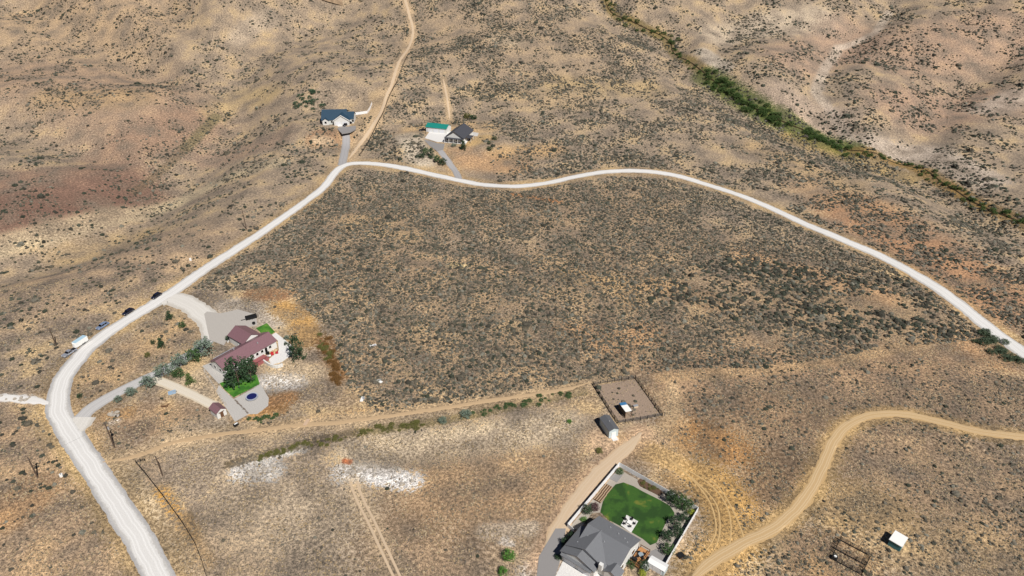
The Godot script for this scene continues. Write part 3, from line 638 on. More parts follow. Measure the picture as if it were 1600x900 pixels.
func grey_place():
	var yb := -1e9
	for q in [[887, 824], [967, 729], [1090, 799], [1032, 898], [980, 800], [1020, 820]]: yb = maxf(yb, px(q[0], q[1]).y)
	pad("driveway_apron", [[866, 905], [884, 868], [924, 890], [948, 905]], M.white_concrete, 0.10)
	pad("driveway_pad", [[838, 905], [842, 870], [868, 826], [884, 826], [880, 862], [866, 905]], mat("asphalt_pad", C(152, 149, 147), 0.95, 0.0, 0.12, 0.4), 0.07)
	pad("gravel_bed", [[888, 826], [966, 733], [1088, 800], [1034, 896], [1005, 880], [945, 800], [925, 802], [905, 828]], M.stone_bed, 0.04, 0.9, 1.0, yb)
	pad("lawn", [[938, 800], [942, 784], [952, 768], [962, 757], [974, 754], [990, 760], [1004, 768], [1020, 776], [1034, 783], [1047, 791], [1054, 802], [1052, 808], [1042, 812], [1038, 822], [1032, 835], [1026, 848], [1016, 852], [1004, 842], [980, 828], [950, 812]], M.lawn_dark, 0.10, 0.9, 1.0, yb)
	pad("patio", [[979, 805], [997, 815], [986, 833], [970, 821]], M.white_concrete, 0.16, 0.9, 1.0, yb)
	pad("parking_pad", [[1015, 862], [1026, 858], [1042, 870], [1036, 884], [1022, 878], [1008, 870]], M.asphalt_pad, 0.09, 0.9, 1.0, yb)
	var A := px(936.4, 805.9, 4.2)
	var t = thing("grey_roofed_house", "large house with grey shingle hips and gables beside a fenced green lawn", "house", A, deg_to_rad(-37.75))
	var gr = M.grey_roof; var wl = M.white_wall
	gable(t, 0.4, 13.0, 0.4, 12.2, 4.2, 6.7, true, gr, wl)
	gable(t, -2.0, 10.0, 6.3, 13.6, 3.9, 6.72, false, gr, wl)
	gable(t, -2.2, 8.2, 13.0, 16.0, 3.5, 5.5, false, gr, wl, 0.3)
	gable(t, 10.4, 14.4, 11.6, 14.4, 3.9, 5.1, false, gr, wl, 0.3)
	for x in [2.0, 5.5, 9.0, 12.0]: window(t, Vector3(x, 2.4, 0.36), PI, 1.4, 1.3)
	window(t, Vector3(13.04, 2.4, 3.5), PI / 2, 1.4, 1.3); window(t, Vector3(13.04, 2.4, 9.5), PI / 2, 1.2, 1.3); window(t, Vector3(-2.04, 2.0, 10.0), -PI / 2, 1.2, 1.2)
	for x in [0.6, 5.2]: door(t, "garage_door", Vector3(x, 0, 16.04), 0.0, 3.6, 2.6, mat("garage_white", C(230, 232, 236), 0.7))
	var ap := mb(); box(ap, Vector3(2.9, 3.25, 16.5), Vector3(9.6, 0.14, 1.1)); obj("porch_roof", ap, gr, t)
	var ch := mb(); box(ch, Vector3(9.4, 4.9, 14.6), Vector3(1.0, 2.2, 1.0)); obj("chimney", ch, wl, t)
	for k in [[6.4, 8.2, 6.1], [8.0, 3.2, 5.6], [10.2, 3.6, 5.7], [5.0, 2.4, 5.2], [11.5, 4.6, 6.1], [1.8, 9.0, 5.6], [0.4, 12.0, 5.0]]: pbox(t, "roof_vent", Vector3(k[0], k[2], k[1]), Vector3(0.3, 0.5, 0.3), M.galv)
	pbox(t, "pergola_beam", Vector3(4.5, 2.9, -0.7), Vector3(9.0, 0.2, 0.2), M.deck_wood)
	# deck on the east gable
	pbox(t, "deck", Vector3(14.9, 1.1, 2.9), Vector3(3.0, 0.3, 6.2), M.deck_wood)
	for k in [[13.6, 0.0], [16.3, 0.0], [16.3, 2.0], [16.3, 4.0], [16.3, 5.9], [13.6, 5.9]]: pbox(t, "deck_post", Vector3(k[0], 1.0, k[1]), Vector3(0.16, 2.2, 0.16), M.wood_brown)
	pbox(t, "deck_rail", Vector3(14.9, 2.1, -0.1), Vector3(3.0, 0.14, 0.16), M.wood_brown); pbox(t, "deck_rail", Vector3(16.35, 2.1, 2.9), Vector3(0.16, 0.14, 6.0), M.wood_brown); pbox(t, "deck_rail", Vector3(14.9, 2.1, 6.0), Vector3(3.0, 0.14, 0.16), M.wood_brown)
	for k in 5: pbox(t, "deck_step", Vector3(17.0 + k * 0.3, 1.0 - k * 0.22, 4.6), Vector3(0.3, 0.12, 1.6), M.white_trim)
	block([Vector2(A.x + 2, -A.z - 3), Vector2(A.x + 6, -A.z - 6), Vector2(A.x, -A.z - 12), Vector2(A.x - 6, -A.z - 12)], 10)
	var loc := func(x, z, y = 0.2): return t.transform * Vector3(x, y, z)
	var tb = thing("patio_table", "round grey table standing on the orange wooden deck", "table", loc.call(15.0, 2.6, 1.25), 0.3)
	var rt := mb(); tube(rt, Vector3(0, 0.7, 0), Vector3(0, 0.76, 0), 0.75, 0.75, 12); obj("table_top", rt, mat("table_grey", C(150, 164, 172), 0.4), tb); pbox(tb, "pedestal", Vector3(0, 0.35, 0), Vector3(0.2, 0.7, 0.2), M.dark)
	for k in 4:
		var a := TAU * k / 4 + 0.5
		var ch2 = thing("deck_chair", "dark chair drawn up to the round table on the wooden deck", "chair", loc.call(15.0 + cos(a) * 1.15, 2.6 + sin(a) * 1.15, 1.25), t.rotation.y - a + PI / 2, "chairs on the wooden deck")
		chair_parts(ch2)
	var bq = thing("barbecue", "black covered barbecue at the lower end of the wooden deck", "barbecue", loc.call(14.4, 5.0, 1.25), t.rotation.y)
	pbox(bq, "hood", Vector3(0, 0.9, 0), Vector3(1.4, 0.5, 0.8), M.dark); pbox(bq, "cart", Vector3(0, 0.35, 0), Vector3(1.2, 0.7, 0.7), M.black_metal)
	var pcn := px(983, 818)
	var fp = thing("fire_table", "low square fire table in the middle of the lawn patio", "table", pcn + Vector3(0, 0.16, 0), deg_to_rad(-37.75))
	pbox(fp, "table_top", Vector3(0, 0.5, 0), Vector3(1.2, 0.1, 1.2), M.white_trim); pbox(fp, "base", Vector3(0, 0.22, 0), Vector3(0.9, 0.44, 0.9), M.dark)
	for k in 5:
		var a := TAU * k / 5 + 0.3
		var c2 = thing("patio_chair", "black chair around the fire table on the lawn patio", "chair", pcn + Vector3(cos(a) * 1.5, 0.16, sin(a) * 1.4), -a - PI / 2, "black chairs round the fire table")
		chair_parts(c2)
	# fences
	var cs := [px(887, 824), px(967, 729), px(1090, 799), px(1032, 898)]
	var lab := ["white vinyl privacy fence along the dirt drive beside the grey roofed house", "white vinyl privacy fence behind the flower bed and planted trees", "white vinyl privacy fence with lawn trees inside and bare field outside"]
	for k in 3:
		var f = thing("vinyl_fence", lab[k], "fence", cs[k], 0.0, "white fences round the green lawn")
		fence_run(f, cs[k], cs[k + 1], 2.45, 1.85, M.vinyl, true, 3, 0.08)
	var f4 = thing("vinyl_fence", "short white vinyl gate fence joining the small white shed", "fence", cs[3], 0.0, "white fences round the green lawn")
	fence_run(f4, cs[3], px(1008, 884), 2.2, 1.6, M.vinyl, true, 3, 0.08)
	var f5 = thing("vinyl_fence", "short white vinyl fence between drive and grey roofed house", "fence", cs[0], 0.0, "white fences round the green lawn")
	fence_run(f5, cs[0], px(896, 832), 1.6, 1.6, M.vinyl, true, 3, 0.08)
	var ws = px(1027, 888); var wsh = thing("white_shed", "long white storage shed with pale roof against the vinyl fence", "shed", ws, deg_to_rad(-37))
	gable(wsh, -2.4, 2.4, -1.2, 1.2, 1.9, 2.3, true, mat("white_roof", C(240, 240, 238), 0.6), M.pale_wall, 0.15); door(wsh, "door", Vector3(0, 0, 1.24), 0, 1.2, 1.7, M.white_trim)
	# raised garden beds
	for k in [[947, 766], [938, 778]]:
		var gb = thing("garden_bed", ["long timber garden bed with brown rows against the vinyl fence, next to the corner paving", "long timber garden bed with brown rows against the vinyl fence, next to the purple bush"][0 if k[0] > 940 else 1], "garden bed", px(k[0], k[1]), deg_to_rad(53), "raised garden beds")
		pbox(gb, "soil", Vector3(0, 0.2, 0), Vector3(3.6, 0.35, 2.3), M.mulch)
		for r in 4: pbox(gb, "board", Vector3(0, 0.4, -1.05 + r * 0.7), Vector3(3.7, 0.3, 0.22), mat("bed_board", C(186, 160, 130), 0.9))
		for x in [-1.82, 1.82]: pbox(gb, "end_board", Vector3(x, 0.35, 0), Vector3(0.1, 0.35, 2.3), M.wood_brown)
	pad("flower_bed", [[996, 752], [1002, 748], [1030, 763], [1035, 771], [1030, 775], [1000, 760]], M.mulch, 0.22, 0.9, 1.0, yb)
	pad("corner_paving", [[952, 748], [959, 741], [968, 743], [974, 741], [964, 754]], M.asphalt_pad, 0.12, 0.9, 1.0, yb)
	var mt = thing("covered_pallet", "dark tarp covered pallet on bare ground outside the vinyl fence", "pallet", px(1063, 869), 0.6)
	pbox(mt, "pallet", Vector3(0, 0.1, 0), Vector3(1.9, 0.2, 1.5), M.wood_brown); pbox(mt, "cover", Vector3(0, 0.45, 0), Vector3(1.8, 0.5, 1.4), M.dark)
func chair_parts(c):
	pbox(c, "seat", Vector3(0, 0.45, 0), Vector3(0.62, 0.08, 0.62), M.dark); pbox(c, "backrest", Vector3(0, 0.8, -0.3), Vector3(0.62, 0.7, 0.08), M.dark)
	for lx in [-0.27, 0.27]:
		for lz in [-0.27, 0.27]: pbox(c, "leg", Vector3(lx, 0.2, lz), Vector3(0.06, 0.42, 0.06), M.dark)

func corral_place():
	pad("corral_floor", [[927, 603], [992, 593], [1033, 649], [966, 660]], mat("corral_soil", C(172, 150, 130), 0.95, 0.0, 0.22, 0.2), 0.03, 0.4, -1.0)
	var cs := [px(926.7, 601.3), px(992.7, 591.3), px(1034.7, 650), px(965.3, 662)]
	var lab := ["dark pipe fence on the far side of the bare corral", "dark pipe fence of the corral facing the open field", "dark pipe fence of the corral towards the dirt drive", "dark pipe fence of the corral beside the grey metal shed"]
	for k in 4:
		var f = thing("pipe_fence", lab[k], "fence", cs[k], 0.0, "fences round the corral")
		fence_run(f, cs[k], cs[(k + 1) % 4], 2.7, 1.5, M.black_metal, false, 4, 0.1)
	var s := px(952, 674, 3.2)
	var t = thing("metal_shed", "grey roofed shed with pale end wall beside the corral", "shed", s, deg_to_rad(20))
	gable(t, 0.1, 3.5, -7.0, -0.1, 3.1, 3.9, false, mat("shed_roof", C(106, 108, 112), 0.6, 0.0, 0.15, 0.3), M.pale_wall, 0.2); door(t, "door", Vector3(1.8, 0, -0.05), 0.0, 1.6, 2.2, M.white_trim)
	pbox(t, "door_slab", Vector3(1.8, 0.0, 0.9), Vector3(2.0, 0.3, 1.6), M.white_concrete); pbox(t, "roof_vent", Vector3(1.8, 4.0, -3.6), Vector3(0.3, 0.5, 0.3), M.galv)
	block_at(s, 6)
	var q := px(967.3, 630, 3.0)
	var l = thing("animal_shelter", "open shelter with white roof and blue end panel inside the corral", "shelter", q, deg_to_rad(20))
	var st := mb(); hexa(st, [Vector3(0, 2.9, 4.8), Vector3(2.5, 2.7, 4.8), Vector3(2.5, 2.7, 1.4), Vector3(0, 2.9, 1.4), Vector3(0, 3.02, 4.8), Vector3(2.5, 2.82, 4.8), Vector3(2.5, 2.82, 1.4), Vector3(0, 3.02, 1.4)]); obj("roof", st, M.white_trim, l)
	var s2 := mb(); hexa(s2, [Vector3(0, 2.95, 1.4), Vector3(2.5, 2.75, 1.4), Vector3(2.5, 2.75, 0), Vector3(0, 2.95, 0), Vector3(0, 3.07, 1.4), Vector3(2.5, 2.87, 1.4), Vector3(2.5, 2.87, 0), Vector3(0, 3.07, 0)]); obj("roof", s2, M.blue_sheet, l)
	for k in [[0.1, 0.1], [2.4, 0.1], [0.1, 4.7], [2.4, 4.7]]: pbox(l, "post", Vector3(k[0], 1.4, k[1]), Vector3(0.15, 3.0, 0.15), M.wood_brown)
	pbox(l, "wall", Vector3(0.06, 1.5, 2.4), Vector3(0.08, 2.6, 4.4), M.dark); pbox(l, "back_wall", Vector3(1.25, 1.4, 0.06), Vector3(2.3, 2.5, 0.08), M.blue_sheet)
	var w = thing("water_trough", "small pale trough standing beside the shelter in the corral", "trough", px(993, 636), 0.3)
	pbox(w, "tub", Vector3(0, 0.35, 0), Vector3(1.6, 0.7, 0.9), mat("trough", C(220, 200, 170), 0.7)); pbox(w, "rim", Vector3(0, 0.72, 0), Vector3(1.7, 0.06, 1.0), M.galv)

func field_pen():
	var b := px(1386.4, 851.5); var t = thing("field_shed", "boxy teal shed with a flat white roof standing alone in the field", "shed", b, deg_to_rad(-47))
	pbox(t, "wall", Vector3(1.6, 1.0, -2.1), Vector3(3.2, 2.4, 4.2), M.teal_wall); pbox(t, "roof", Vector3(1.6, 2.3, -2.1), Vector3(3.5, 0.16, 4.5), M.white_trim); door(t, "door", Vector3(3.21, 0, -2.2), PI / 2, 1.0, 2.0, M.white_trim)
	block_at(t.transform * Vector3(1.6, 0, -2.1), 3.5)
	var cs := [px(1312, 844.4), px(1360, 869.8), px(1346, 899), px(1298.5, 873.5)]
	var pn = thing("pipe_pen", "black pipe livestock pen with a middle divider in the dry field", "pen", cs[0], 0.0)
	for k in 4: fence_run(pn, cs[k], cs[(k + 1) % 4], 2.6, 1.7, M.black_metal, false, 6, 0.09)
	fence_run(pn, cs[0].lerp(cs[3], 0.5), cs[1].lerp(cs[2], 0.5), 2.6, 1.7, M.black_metal, false, 6, 0.09)
	var br = thing("feed_barrel", "dark feed barrel with a white lid in the corner of the pipe pen", "barrel", px(1304, 873), 0.0)
	var st := mb(); tube(st, Vector3(0, -0.1, 0), Vector3(0, 1.0, 0), 0.7, 0.7, 10); obj("drum", st, M.dark, br); var s2 := mb(); tube(s2, Vector3(0, 1.0, 0), Vector3(0, 1.1, 0), 0.4, 0.4, 8); obj("lid", s2, M.white_trim, br)

func far_houses():
	# teal roofed garage and charcoal house
	pad("driveway_apron", [[664, 216], [671, 206], [697, 208], [692, 222], [683, 222]], M.white_concrete, 0.14)
	var a := px(664.4, 198.1, 3.6); var b := px(697.5, 201.5, 3.6)
	var yaw := atan2(-(b.z - a.z), b.x - a.x); var L := Vector2(b.x - a.x, b.z - a.z).length()
	var t = thing("teal_roofed_garage", "long white garage with a bright teal metal roof", "garage", a, yaw)
	gable(t, 0.3, L - 0.3, -9.0, -0.4, 3.5, 5.2, true, M.teal_roof, M.white_wall); block([Vector2(a.x + 5, -a.z + 4), Vector2(a.x + 12, -a.z + 4)], 8)
	for k in 3: door(t, "garage_door", Vector3(3.0 + k * 4.6, 0, -0.34), 0.0, 3.4, 2.6, mat("garage_white", C(230, 232, 236), 0.7))
	pad("patio", [[690, 222], [727, 226], [740, 208], [733, 203], [696, 206]], M.white_concrete, 0.12)
	pad("patio", [[733, 206], [741, 207], [748, 208], [746, 213], [735, 212]], M.concrete, 0.16)
	a = px(695.0, 213.5, 3.6); b = px(724.4, 216.5, 3.6); yaw = atan2(-(b.z - a.z), b.x - a.x); L = Vector2(b.x - a.x, b.z - a.z).length()
	t = thing("charcoal_roofed_house", "white house with a charcoal roof beside the teal roofed garage", "house", a, yaw)
	gable(t, 0.3, L - 0.3, -19.0, -0.4, 3.6, 7.6, false, M.charcoal_roof, M.white_wall, 0.6)
	pbox(t, "porch_roof", Vector3(L * 0.5, 3.2, 0.9), Vector3(L, 0.16, 2.4), M.charcoal_roof)
	for k in 5: pbox(t, "porch_post", Vector3(0.4 + k * (L - 0.8) / 4.0, 1.5, 2.0), Vector3(0.22, 3.4, 0.22), M.white_trim)
	for k in 4: window(t, Vector3(1.8 + k * (L - 3.6) / 3.0, 1.9, -0.36), 0.0, 1.3, 1.4)
	window(t, Vector3(L - 0.26, 2.0, -4), PI / 2, 1.4, 1.3); window(t, Vector3(L - 0.26, 2.0, -9), PI / 2, 1.4, 1.3)
	pbox(t, "awning", Vector3(L + 1.7, 2.6, -7.5), Vector3(3.6, 0.2, 6.0), M.charcoal_roof)
	for k in [-10.2, -4.8]: pbox(t, "awning_post", Vector3(L + 3.3, 1.2, k), Vector3(0.16, 2.8, 0.16), M.white_trim)
	block([Vector2(a.x + 6, -a.z + 5), Vector2(a.x + 6, -a.z + 11)], 11)
	var cr = thing("parked_truck", "dark pickup truck parked at the end of the teal roofed garage", "truck", px(661, 204), 0.2); car_parts(cr, mat("paint_dark", C(38, 40, 48), 0.3), true, 5.6)
	# blue roofed house
	pad("driveway_apron", [[523, 189], [528, 198], [541, 197], [549, 190], [544, 184], [530, 184]], M.white_concrete, 0.14)
	pad("driveway_pad", [[527, 200], [541, 198], [556, 197], [556, 205], [548, 213], [535, 216], [530, 207]], M.asphalt_pad, 0.12)
	pad("driveway_pad", [[662, 218], [684, 224], [695, 225], [693, 234], [682, 237], [671, 228]], M.asphalt_pad, 0.12)
	a = px(502.0, 188.5, 3.2)
	t = thing("blue_roofed_house", "house with dark blue roof and white gabled garage front", "house", a, deg_to_rad(4))
	gable(t, 0.0, 17.0, -15.0, -1.0, 3.4, 8.6, true, M.blue_roof, mat("blue_wall", C(206, 212, 210), 0.8))
	gable(t, 9.0, 19.5, -10.0, 2.0, 3.6, 7.2, false, M.blue_roof, M.white_wall)
	gable(t, 0.8, 5.0, -4.0, 0.4, 3.2, 4.6, false, M.blue_roof, M.white_wall, 0.3)
	gable(t, 16.0, 22.0, -13.5, -2.5, 3.4, 6.8, true, M.blue_roof, M.white_wall)
	for x in [11.8, 16.6]: door(t, "garage_door", Vector3(x, 0, 2.05), 0.0, 3.6, 2.6, M.garage_white)
	window(t, Vector3(2.9, 1.9, 0.45), 0.0, 1.4, 1.4); window(t, Vector3(7.0, 1.9, -0.96), 0.0, 1.2, 1.3); window(t, Vector3(21.5, 1.9, -2.46), 0.0, 1.4, 1.3)
	var tr1 := mb(); hexa(tr1, [Vector3(8.6, 3.2, 2.42), Vector3(14.25, 7.0, 2.42), Vector3(14.25, 7.0, 2.5), Vector3(8.6, 3.2, 2.5), Vector3(8.6, 3.75, 2.42), Vector3(14.25, 7.55, 2.42), Vector3(14.25, 7.55, 2.5), Vector3(8.6, 3.75, 2.5)]); obj("barge_board", tr1, M.white_trim, t)
	var tr2 := mb(); hexa(tr2, [Vector3(14.25, 7.0, 2.42), Vector3(19.9, 3.2, 2.42), Vector3(19.9, 3.2, 2.5), Vector3(14.25, 7.0, 2.5), Vector3(14.25, 7.55, 2.42), Vector3(19.9, 3.75, 2.42), Vector3(19.9, 3.75, 2.5), Vector3(14.25, 7.55, 2.5)]); obj("barge_board", tr2, M.white_trim, t)
	block([Vector2(a.x + 6, -a.z + 6), Vector2(a.x + 16, -a.z + 5)], 12)
	var ws := [px(546, 181), px(573.8, 177.2), px(581.2, 163.1)]
	var fw = thing("vinyl_fence", "white fence running from the blue roofed house towards the hill track", "fence", ws[0], 0.0, "white fences by the blue roofed house")
	fence_run(fw, ws[0], ws[1], 2.6, 2.0, M.vinyl, true, 3, 0.12)
	fence_run(fw, ws[1], ws[2], 2.6, 2.0, M.vinyl, true, 3, 0.12)
	for k in [[540, 196.5, 1.2, "dark sport utility car parked on the apron of the blue roofed house"], [545, 194, 0.6, "dark sedan parked nose in beside the blue roofed house garage"], [550, 185, 1.5, "dark car parked by the white fence of the blue roofed house"]]:
		var c = thing("parked_car", k[3], "car", px(k[0], k[1]) + Vector3(0, 0.14, 0), k[2], "cars at the blue roofed house"); car_parts(c, M.paint_dark, false, 4.8)

func car_parts(t, paint, pickup: bool, L := 5.2):
	# length along x, nose at -x
	var W := 1.95; var st := mb()
	frustum(st, Vector3(0, 0.38, 0), Vector3(L, 0.62, W), Vector2(L - 0.25, W - 0.12)); obj("body", st, paint, t)
	var cx := -0.1 if pickup else 0.35; var cl := 2.3 if pickup else 3.3
	var g := mb(); frustum(g, Vector3(cx, 1.0, 0), Vector3(cl, 0.62, W - 0.2), Vector2(cl - 0.95, W - 0.5), 0.1); obj("window_band", g, M.glass, t)
	var rf := mb(); frustum(rf, Vector3(cx + 0.1, 1.62, 0), Vector3(cl - 0.9, 0.08, W - 0.46), Vector2(cl - 1.1, W - 0.6)); obj("roof", rf, paint, t)
	for z in [-1, 1]:
		for x in [-0.46, 0.0, 0.46]:
			var pl := mb(); tube(pl, Vector3(cx + x * cl, 1.0, z * (W - 0.19) * 0.5), Vector3(cx + 0.1 + x * (cl - 0.95), 1.63, z * (W - 0.48) * 0.5), 0.05, 0.05, 4); obj("pillar", pl, paint, t)
	if pickup: pbox(t, "cargo_bed", Vector3(L * 0.5 - 0.85, 0.96, 0), Vector3(1.5, 0.12, W - 0.35), M.dark)
	for x in [-L * 0.31, L * 0.31]:
		for z in [-W * 0.5 + 0.08, W * 0.5 - 0.08]: wheel(t, Vector3(x, 0.37, z), 0.38)
	for z in [-0.7, 0.7]:
		pbox(t, "headlight", Vector3(-L * 0.5 + 0.06, 0.78, z), Vector3(0.1, 0.16, 0.36), M.white_trim); pbox(t, "tail_light", Vector3(L * 0.5 - 0.06, 0.8, z), Vector3(0.1, 0.18, 0.25), M.red)
func vehicles():
	var silver := mat("paint_silver", C(168, 172, 182), 0.3, 0.3); var blue := mat("paint_blue", C(142, 160, 190), 0.3, 0.3); var navy := mat("paint_navy", C(30, 32, 52), 0.25)
	for k in [[109, 553, silver, true, 5.8, "silver pickup truck hitched to the white trailer on the road edge"], [161, 511, blue, false, 5.4, "pale blue grey car parked between white trailer and dark cars"], [201, 489, navy, false, 5.2, "dark navy car parked on the verge next to the pale blue car"], [245, 464, navy, false, 5.0, "dark navy car parked on the verge nearest the driveway junction"]]:
		var p := px(k[0], k[1]); var q := px(k[0] + 12, k[1] - 8.0)
		var c = thing("pickup_truck" if k[3] else "parked_car", k[5], "truck" if k[3] else "car", p + Vector3(0, 0.05, 0), atan2(-(q.z - p.z), q.x - p.x), "vehicles parked along the gravel road")
		car_parts(c, k[2], k[3], k[4]); block_at(p, 4)
	var tp := px(127, 538); var tq := px(139, 530)
	var t = thing("travel_trailer", "white box trailer with pale blue grey roof behind the silver pickup", "trailer", tp + Vector3(0, 0.05, 0), atan2(-(tq.z - tp.z), tq.x - tp.x), "vehicles parked along the gravel road"); block_at(tp, 5)
	pbox(t, "body", Vector3(0, 1.45, 0), Vector3(5.4, 2.0, 2.2), M.white_trim); pbox(t, "roof", Vector3(0, 2.5, 0.0), Vector3(5.3, 0.1, 2.0), mat("trailer_roof", C(176, 206, 222), 0.5)); pbox(t, "tongue", Vector3(-3.3, 0.55, 0), Vector3(1.4, 0.12, 0.2), M.black_metal)
	frustum_part(t, "nose", Vector3(-2.72, 0.5, 0), M.white_trim)
	for x in [0.1, 0.95]:
		for z in [-1.05, 1.05]: wheel(t, Vector3(x, 0.38, z), 0.38)
	for z in [-0.8, 0.8]: pbox(t, "tail_light", Vector3(2.72, 0.8, z), Vector3(0.06, 0.2, 0.2), M.red)
func frustum_part(t, called, p, m):
	var st := mb(); hexa(st, [p + Vector3(0, 0, 1.1), p + Vector3(0, 0, -1.1), p + Vector3(-0.5, 0, -0.5), p + Vector3(-0.5, 0, 0.5), p + Vector3(0, 1.9, 1.1), p + Vector3(0, 1.9, -1.1), p + Vector3(-0.3, 1.6, -0.5), p + Vector3(-0.3, 1.6, 0.5)]); obj(called, st, m, t)

func poles_and_fences():
	var tops := []
	for k in [[59, 746, 8.5, "weathered utility pole in the brush left of the gravel road bend", false], [179, 699, 10.8, "utility pole carrying a transformer near the driveway fork", true], [254, 743, 8.0, "utility pole beside the wire fence corner", false], [385, 358, 11.0, "tall utility pole with crossarm on the slope above the gravel road", false], [88, 540, 8.5, "utility pole beside the parked silver pickup", false]]:
		var p := px(k[0], k[1]); var t = thing("utility_pole", k[3], "pole", p, 0.6, "utility poles")
		var st := mb(); tube(st, Vector3(0, -0.5, 0), Vector3(0, k[2], 0), 0.24, 0.17, 8); obj("shaft", st, M.pole_wood, t)
		pbox(t, "crossarm", Vector3(0, k[2] - 0.7, 0.22), Vector3(2.2, 0.14, 0.12), M.pole_wood)
		for x in [-0.95, 0.0, 0.95]:
			var s2 := mb(); tube(s2, Vector3(x, k[2] - 0.63, 0.22), Vector3(x, k[2] - 0.4, 0.22), 0.06, 0.04, 6); obj("insulator", s2, M.galv, t)
		if k[4]:
			var s3 := mb(); tube(s3, Vector3(0.4, k[2] - 3.2, 0), Vector3(0.4, k[2] - 2.2, 0), 0.28, 0.28, 10); obj("transformer", s3, M.galv, t)
		tops.append(t.transform * Vector3(0, k[2] - 0.4, 0.22))
	for k in [[0, 1], [1, 2]]:
		var st := mb(); var a: Vector3 = tops[k[0]]; var b: Vector3 = tops[k[1]]; var last := a
		for i in range(1, 13):
			var f := i / 12.0; var p := a.lerp(b, f) - Vector3(0, 0.9 * 4.0 * f * (1 - f), 0)
			tube(st, last, p, 0.02, 0.02, 4); last = p
		tag(obj("power_line", st, M.dark), ["slack power line crossing the gravel road between two poles", "slack power line from the transformer pole to the fence corner pole"][k[0]], "cable", "power lines")
	var runs := [[[[213, 724], [230, 744], [255, 776], [287, 820], [306, 852], [316, 878], [324, 905]], "dark wire fence running beside the gravel road over ochre grass", 1.2],
		[[[638, 86], [620, 130], [603, 166], [585, 204], [571, 231], [562, 243]], "dark wire fence climbing the hill beside the dirt track", 1.4],
		[[[213, 724], [220, 721], [227, 721]], "short dark gate at the fence corner near the power pole", 1.3]]
	for r in runs:
		var pts := []
		for p in r[0]: pts.append(px(p[0], p[1]))
		var f = thing("wire_fence", r[1], "fence", pts[0], 0.0)
		for i in pts.size() - 1: fence_run(f, pts[i], pts[i + 1], 3.4, r[2], M.black_metal, false, 3, 0.1)

func oddments():
	var tp = thing("tarp_pile", "pale blue tarp over a low pile beside the lane to the small shed", "tarp", px(269, 614), 0.5)
	pbox(tp, "cover", Vector3(0, 0.25, 0), Vector3(2.6, 0.5, 1.8), mat("tarp_blue", C(150, 176, 200), 0.6)); pbox(tp, "board", Vector3(0.9, 0.55, 0.3), Vector3(1.6, 0.12, 0.3), M.galv)
	var pl = thing("plank", "pale wooden plank ramp lying on the dry grass", "plank", px(479, 660), 1.4)
	for k in 3: pbox(pl, "board", Vector3(0, 0.12, (k - 1) * 0.42), Vector3(3.2, 0.1, 0.38), mat("pale_wood", C(206, 178, 150), 0.9))
	var bx = thing("dog_house", "small black box with a white lid at the edge of the gravel yard", "box", px(369, 665), 0.9)
	pbox(bx, "box", Vector3(0, 0.4, 0), Vector3(1.6, 0.9, 1.0), M.dark); pbox(bx, "lid", Vector3(0.1, 0.88, 0), Vector3(1.2, 0.08, 0.5), M.white_trim)
	var hp = thing("water_tank", "small white tank half hidden in brush near the utility pole", "tank", px(96, 744), 0.0)
	var st := mb(); tube(st, Vector3(0, -0.1, 0), Vector3(0, 0.9, 0), 0.55, 0.5, 10); obj("tank", st, M.white_trim, hp); var s2 := mb(); tube(s2, Vector3(0, 0.9, 0), Vector3(0, 1.0, 0), 0.2, 0.2, 8); obj("lid", s2, M.dark, hp)
	var sg = thing("utility_box", "small white utility box on the bare slope above the road", "utility box", px(298, 407), 0.3)
	pbox(sg, "cabinet", Vector3(0, 0.6, 0), Vector3(0.9, 1.2, 0.8), M.white_trim); pbox(sg, "base", Vector3(0, 0.05, 0), Vector3(1.1, 0.2, 1.0), M.concrete)
	var jk = thing("debris_heap", "broken brown boards in a heap below the driveway trees", "boards", px(259, 635), 0.2)
	for k in 5: pbox(jk, "board", Vector3(rng.randf_range(-0.8, 0.8), 0.15 + k * 0.06, rng.randf_range(-0.5, 0.5)), Vector3(1.8, 0.07, 0.25), M.wood_brown, rng.randf() * PI)
	var k2 := 0
	for p in [[583, 540, 0.5], [566, 624, 0.7], [593, 596, 0.6]]:
		var o = thing("white_scrap", ["white sheet of scrap lying in brush near the rusty weeds", "pale crumpled tarp lying at the brushy edge of the field lane", "pale scrap heap among sagebrush below the white sheet"][k2], "scrap", px(p[0], p[1]), 0.5 + k2)
		pbox(o, "sheet", Vector3(0, 0.15, 0), Vector3(2.6, 0.1, 1.1), M.white_trim); pbox(o, "sheet", Vector3(0.4, 0.25, 0.4), Vector3(1.2, 0.12, 0.8), M.galv, 0.6); k2 += 1
	for k in 60:     # white rocks in the alkali patches
		var c = [[590, 745, 55, 14], [402, 736, 26, 12], [28, 622, 26, 5], [450, 593, 30, 8], [178, 647, 8, 3]][k % 5]
		stone("white_rock", px(c[0] + rng.randf_range(-1, 1) * c[2], c[1] + rng.randf_range(-1, 1) * c[3]), rng.randf_range(0.3, 0.7), "pale rock lying in a white alkali patch of the dry ground", "pale rocks in the alkali patches")

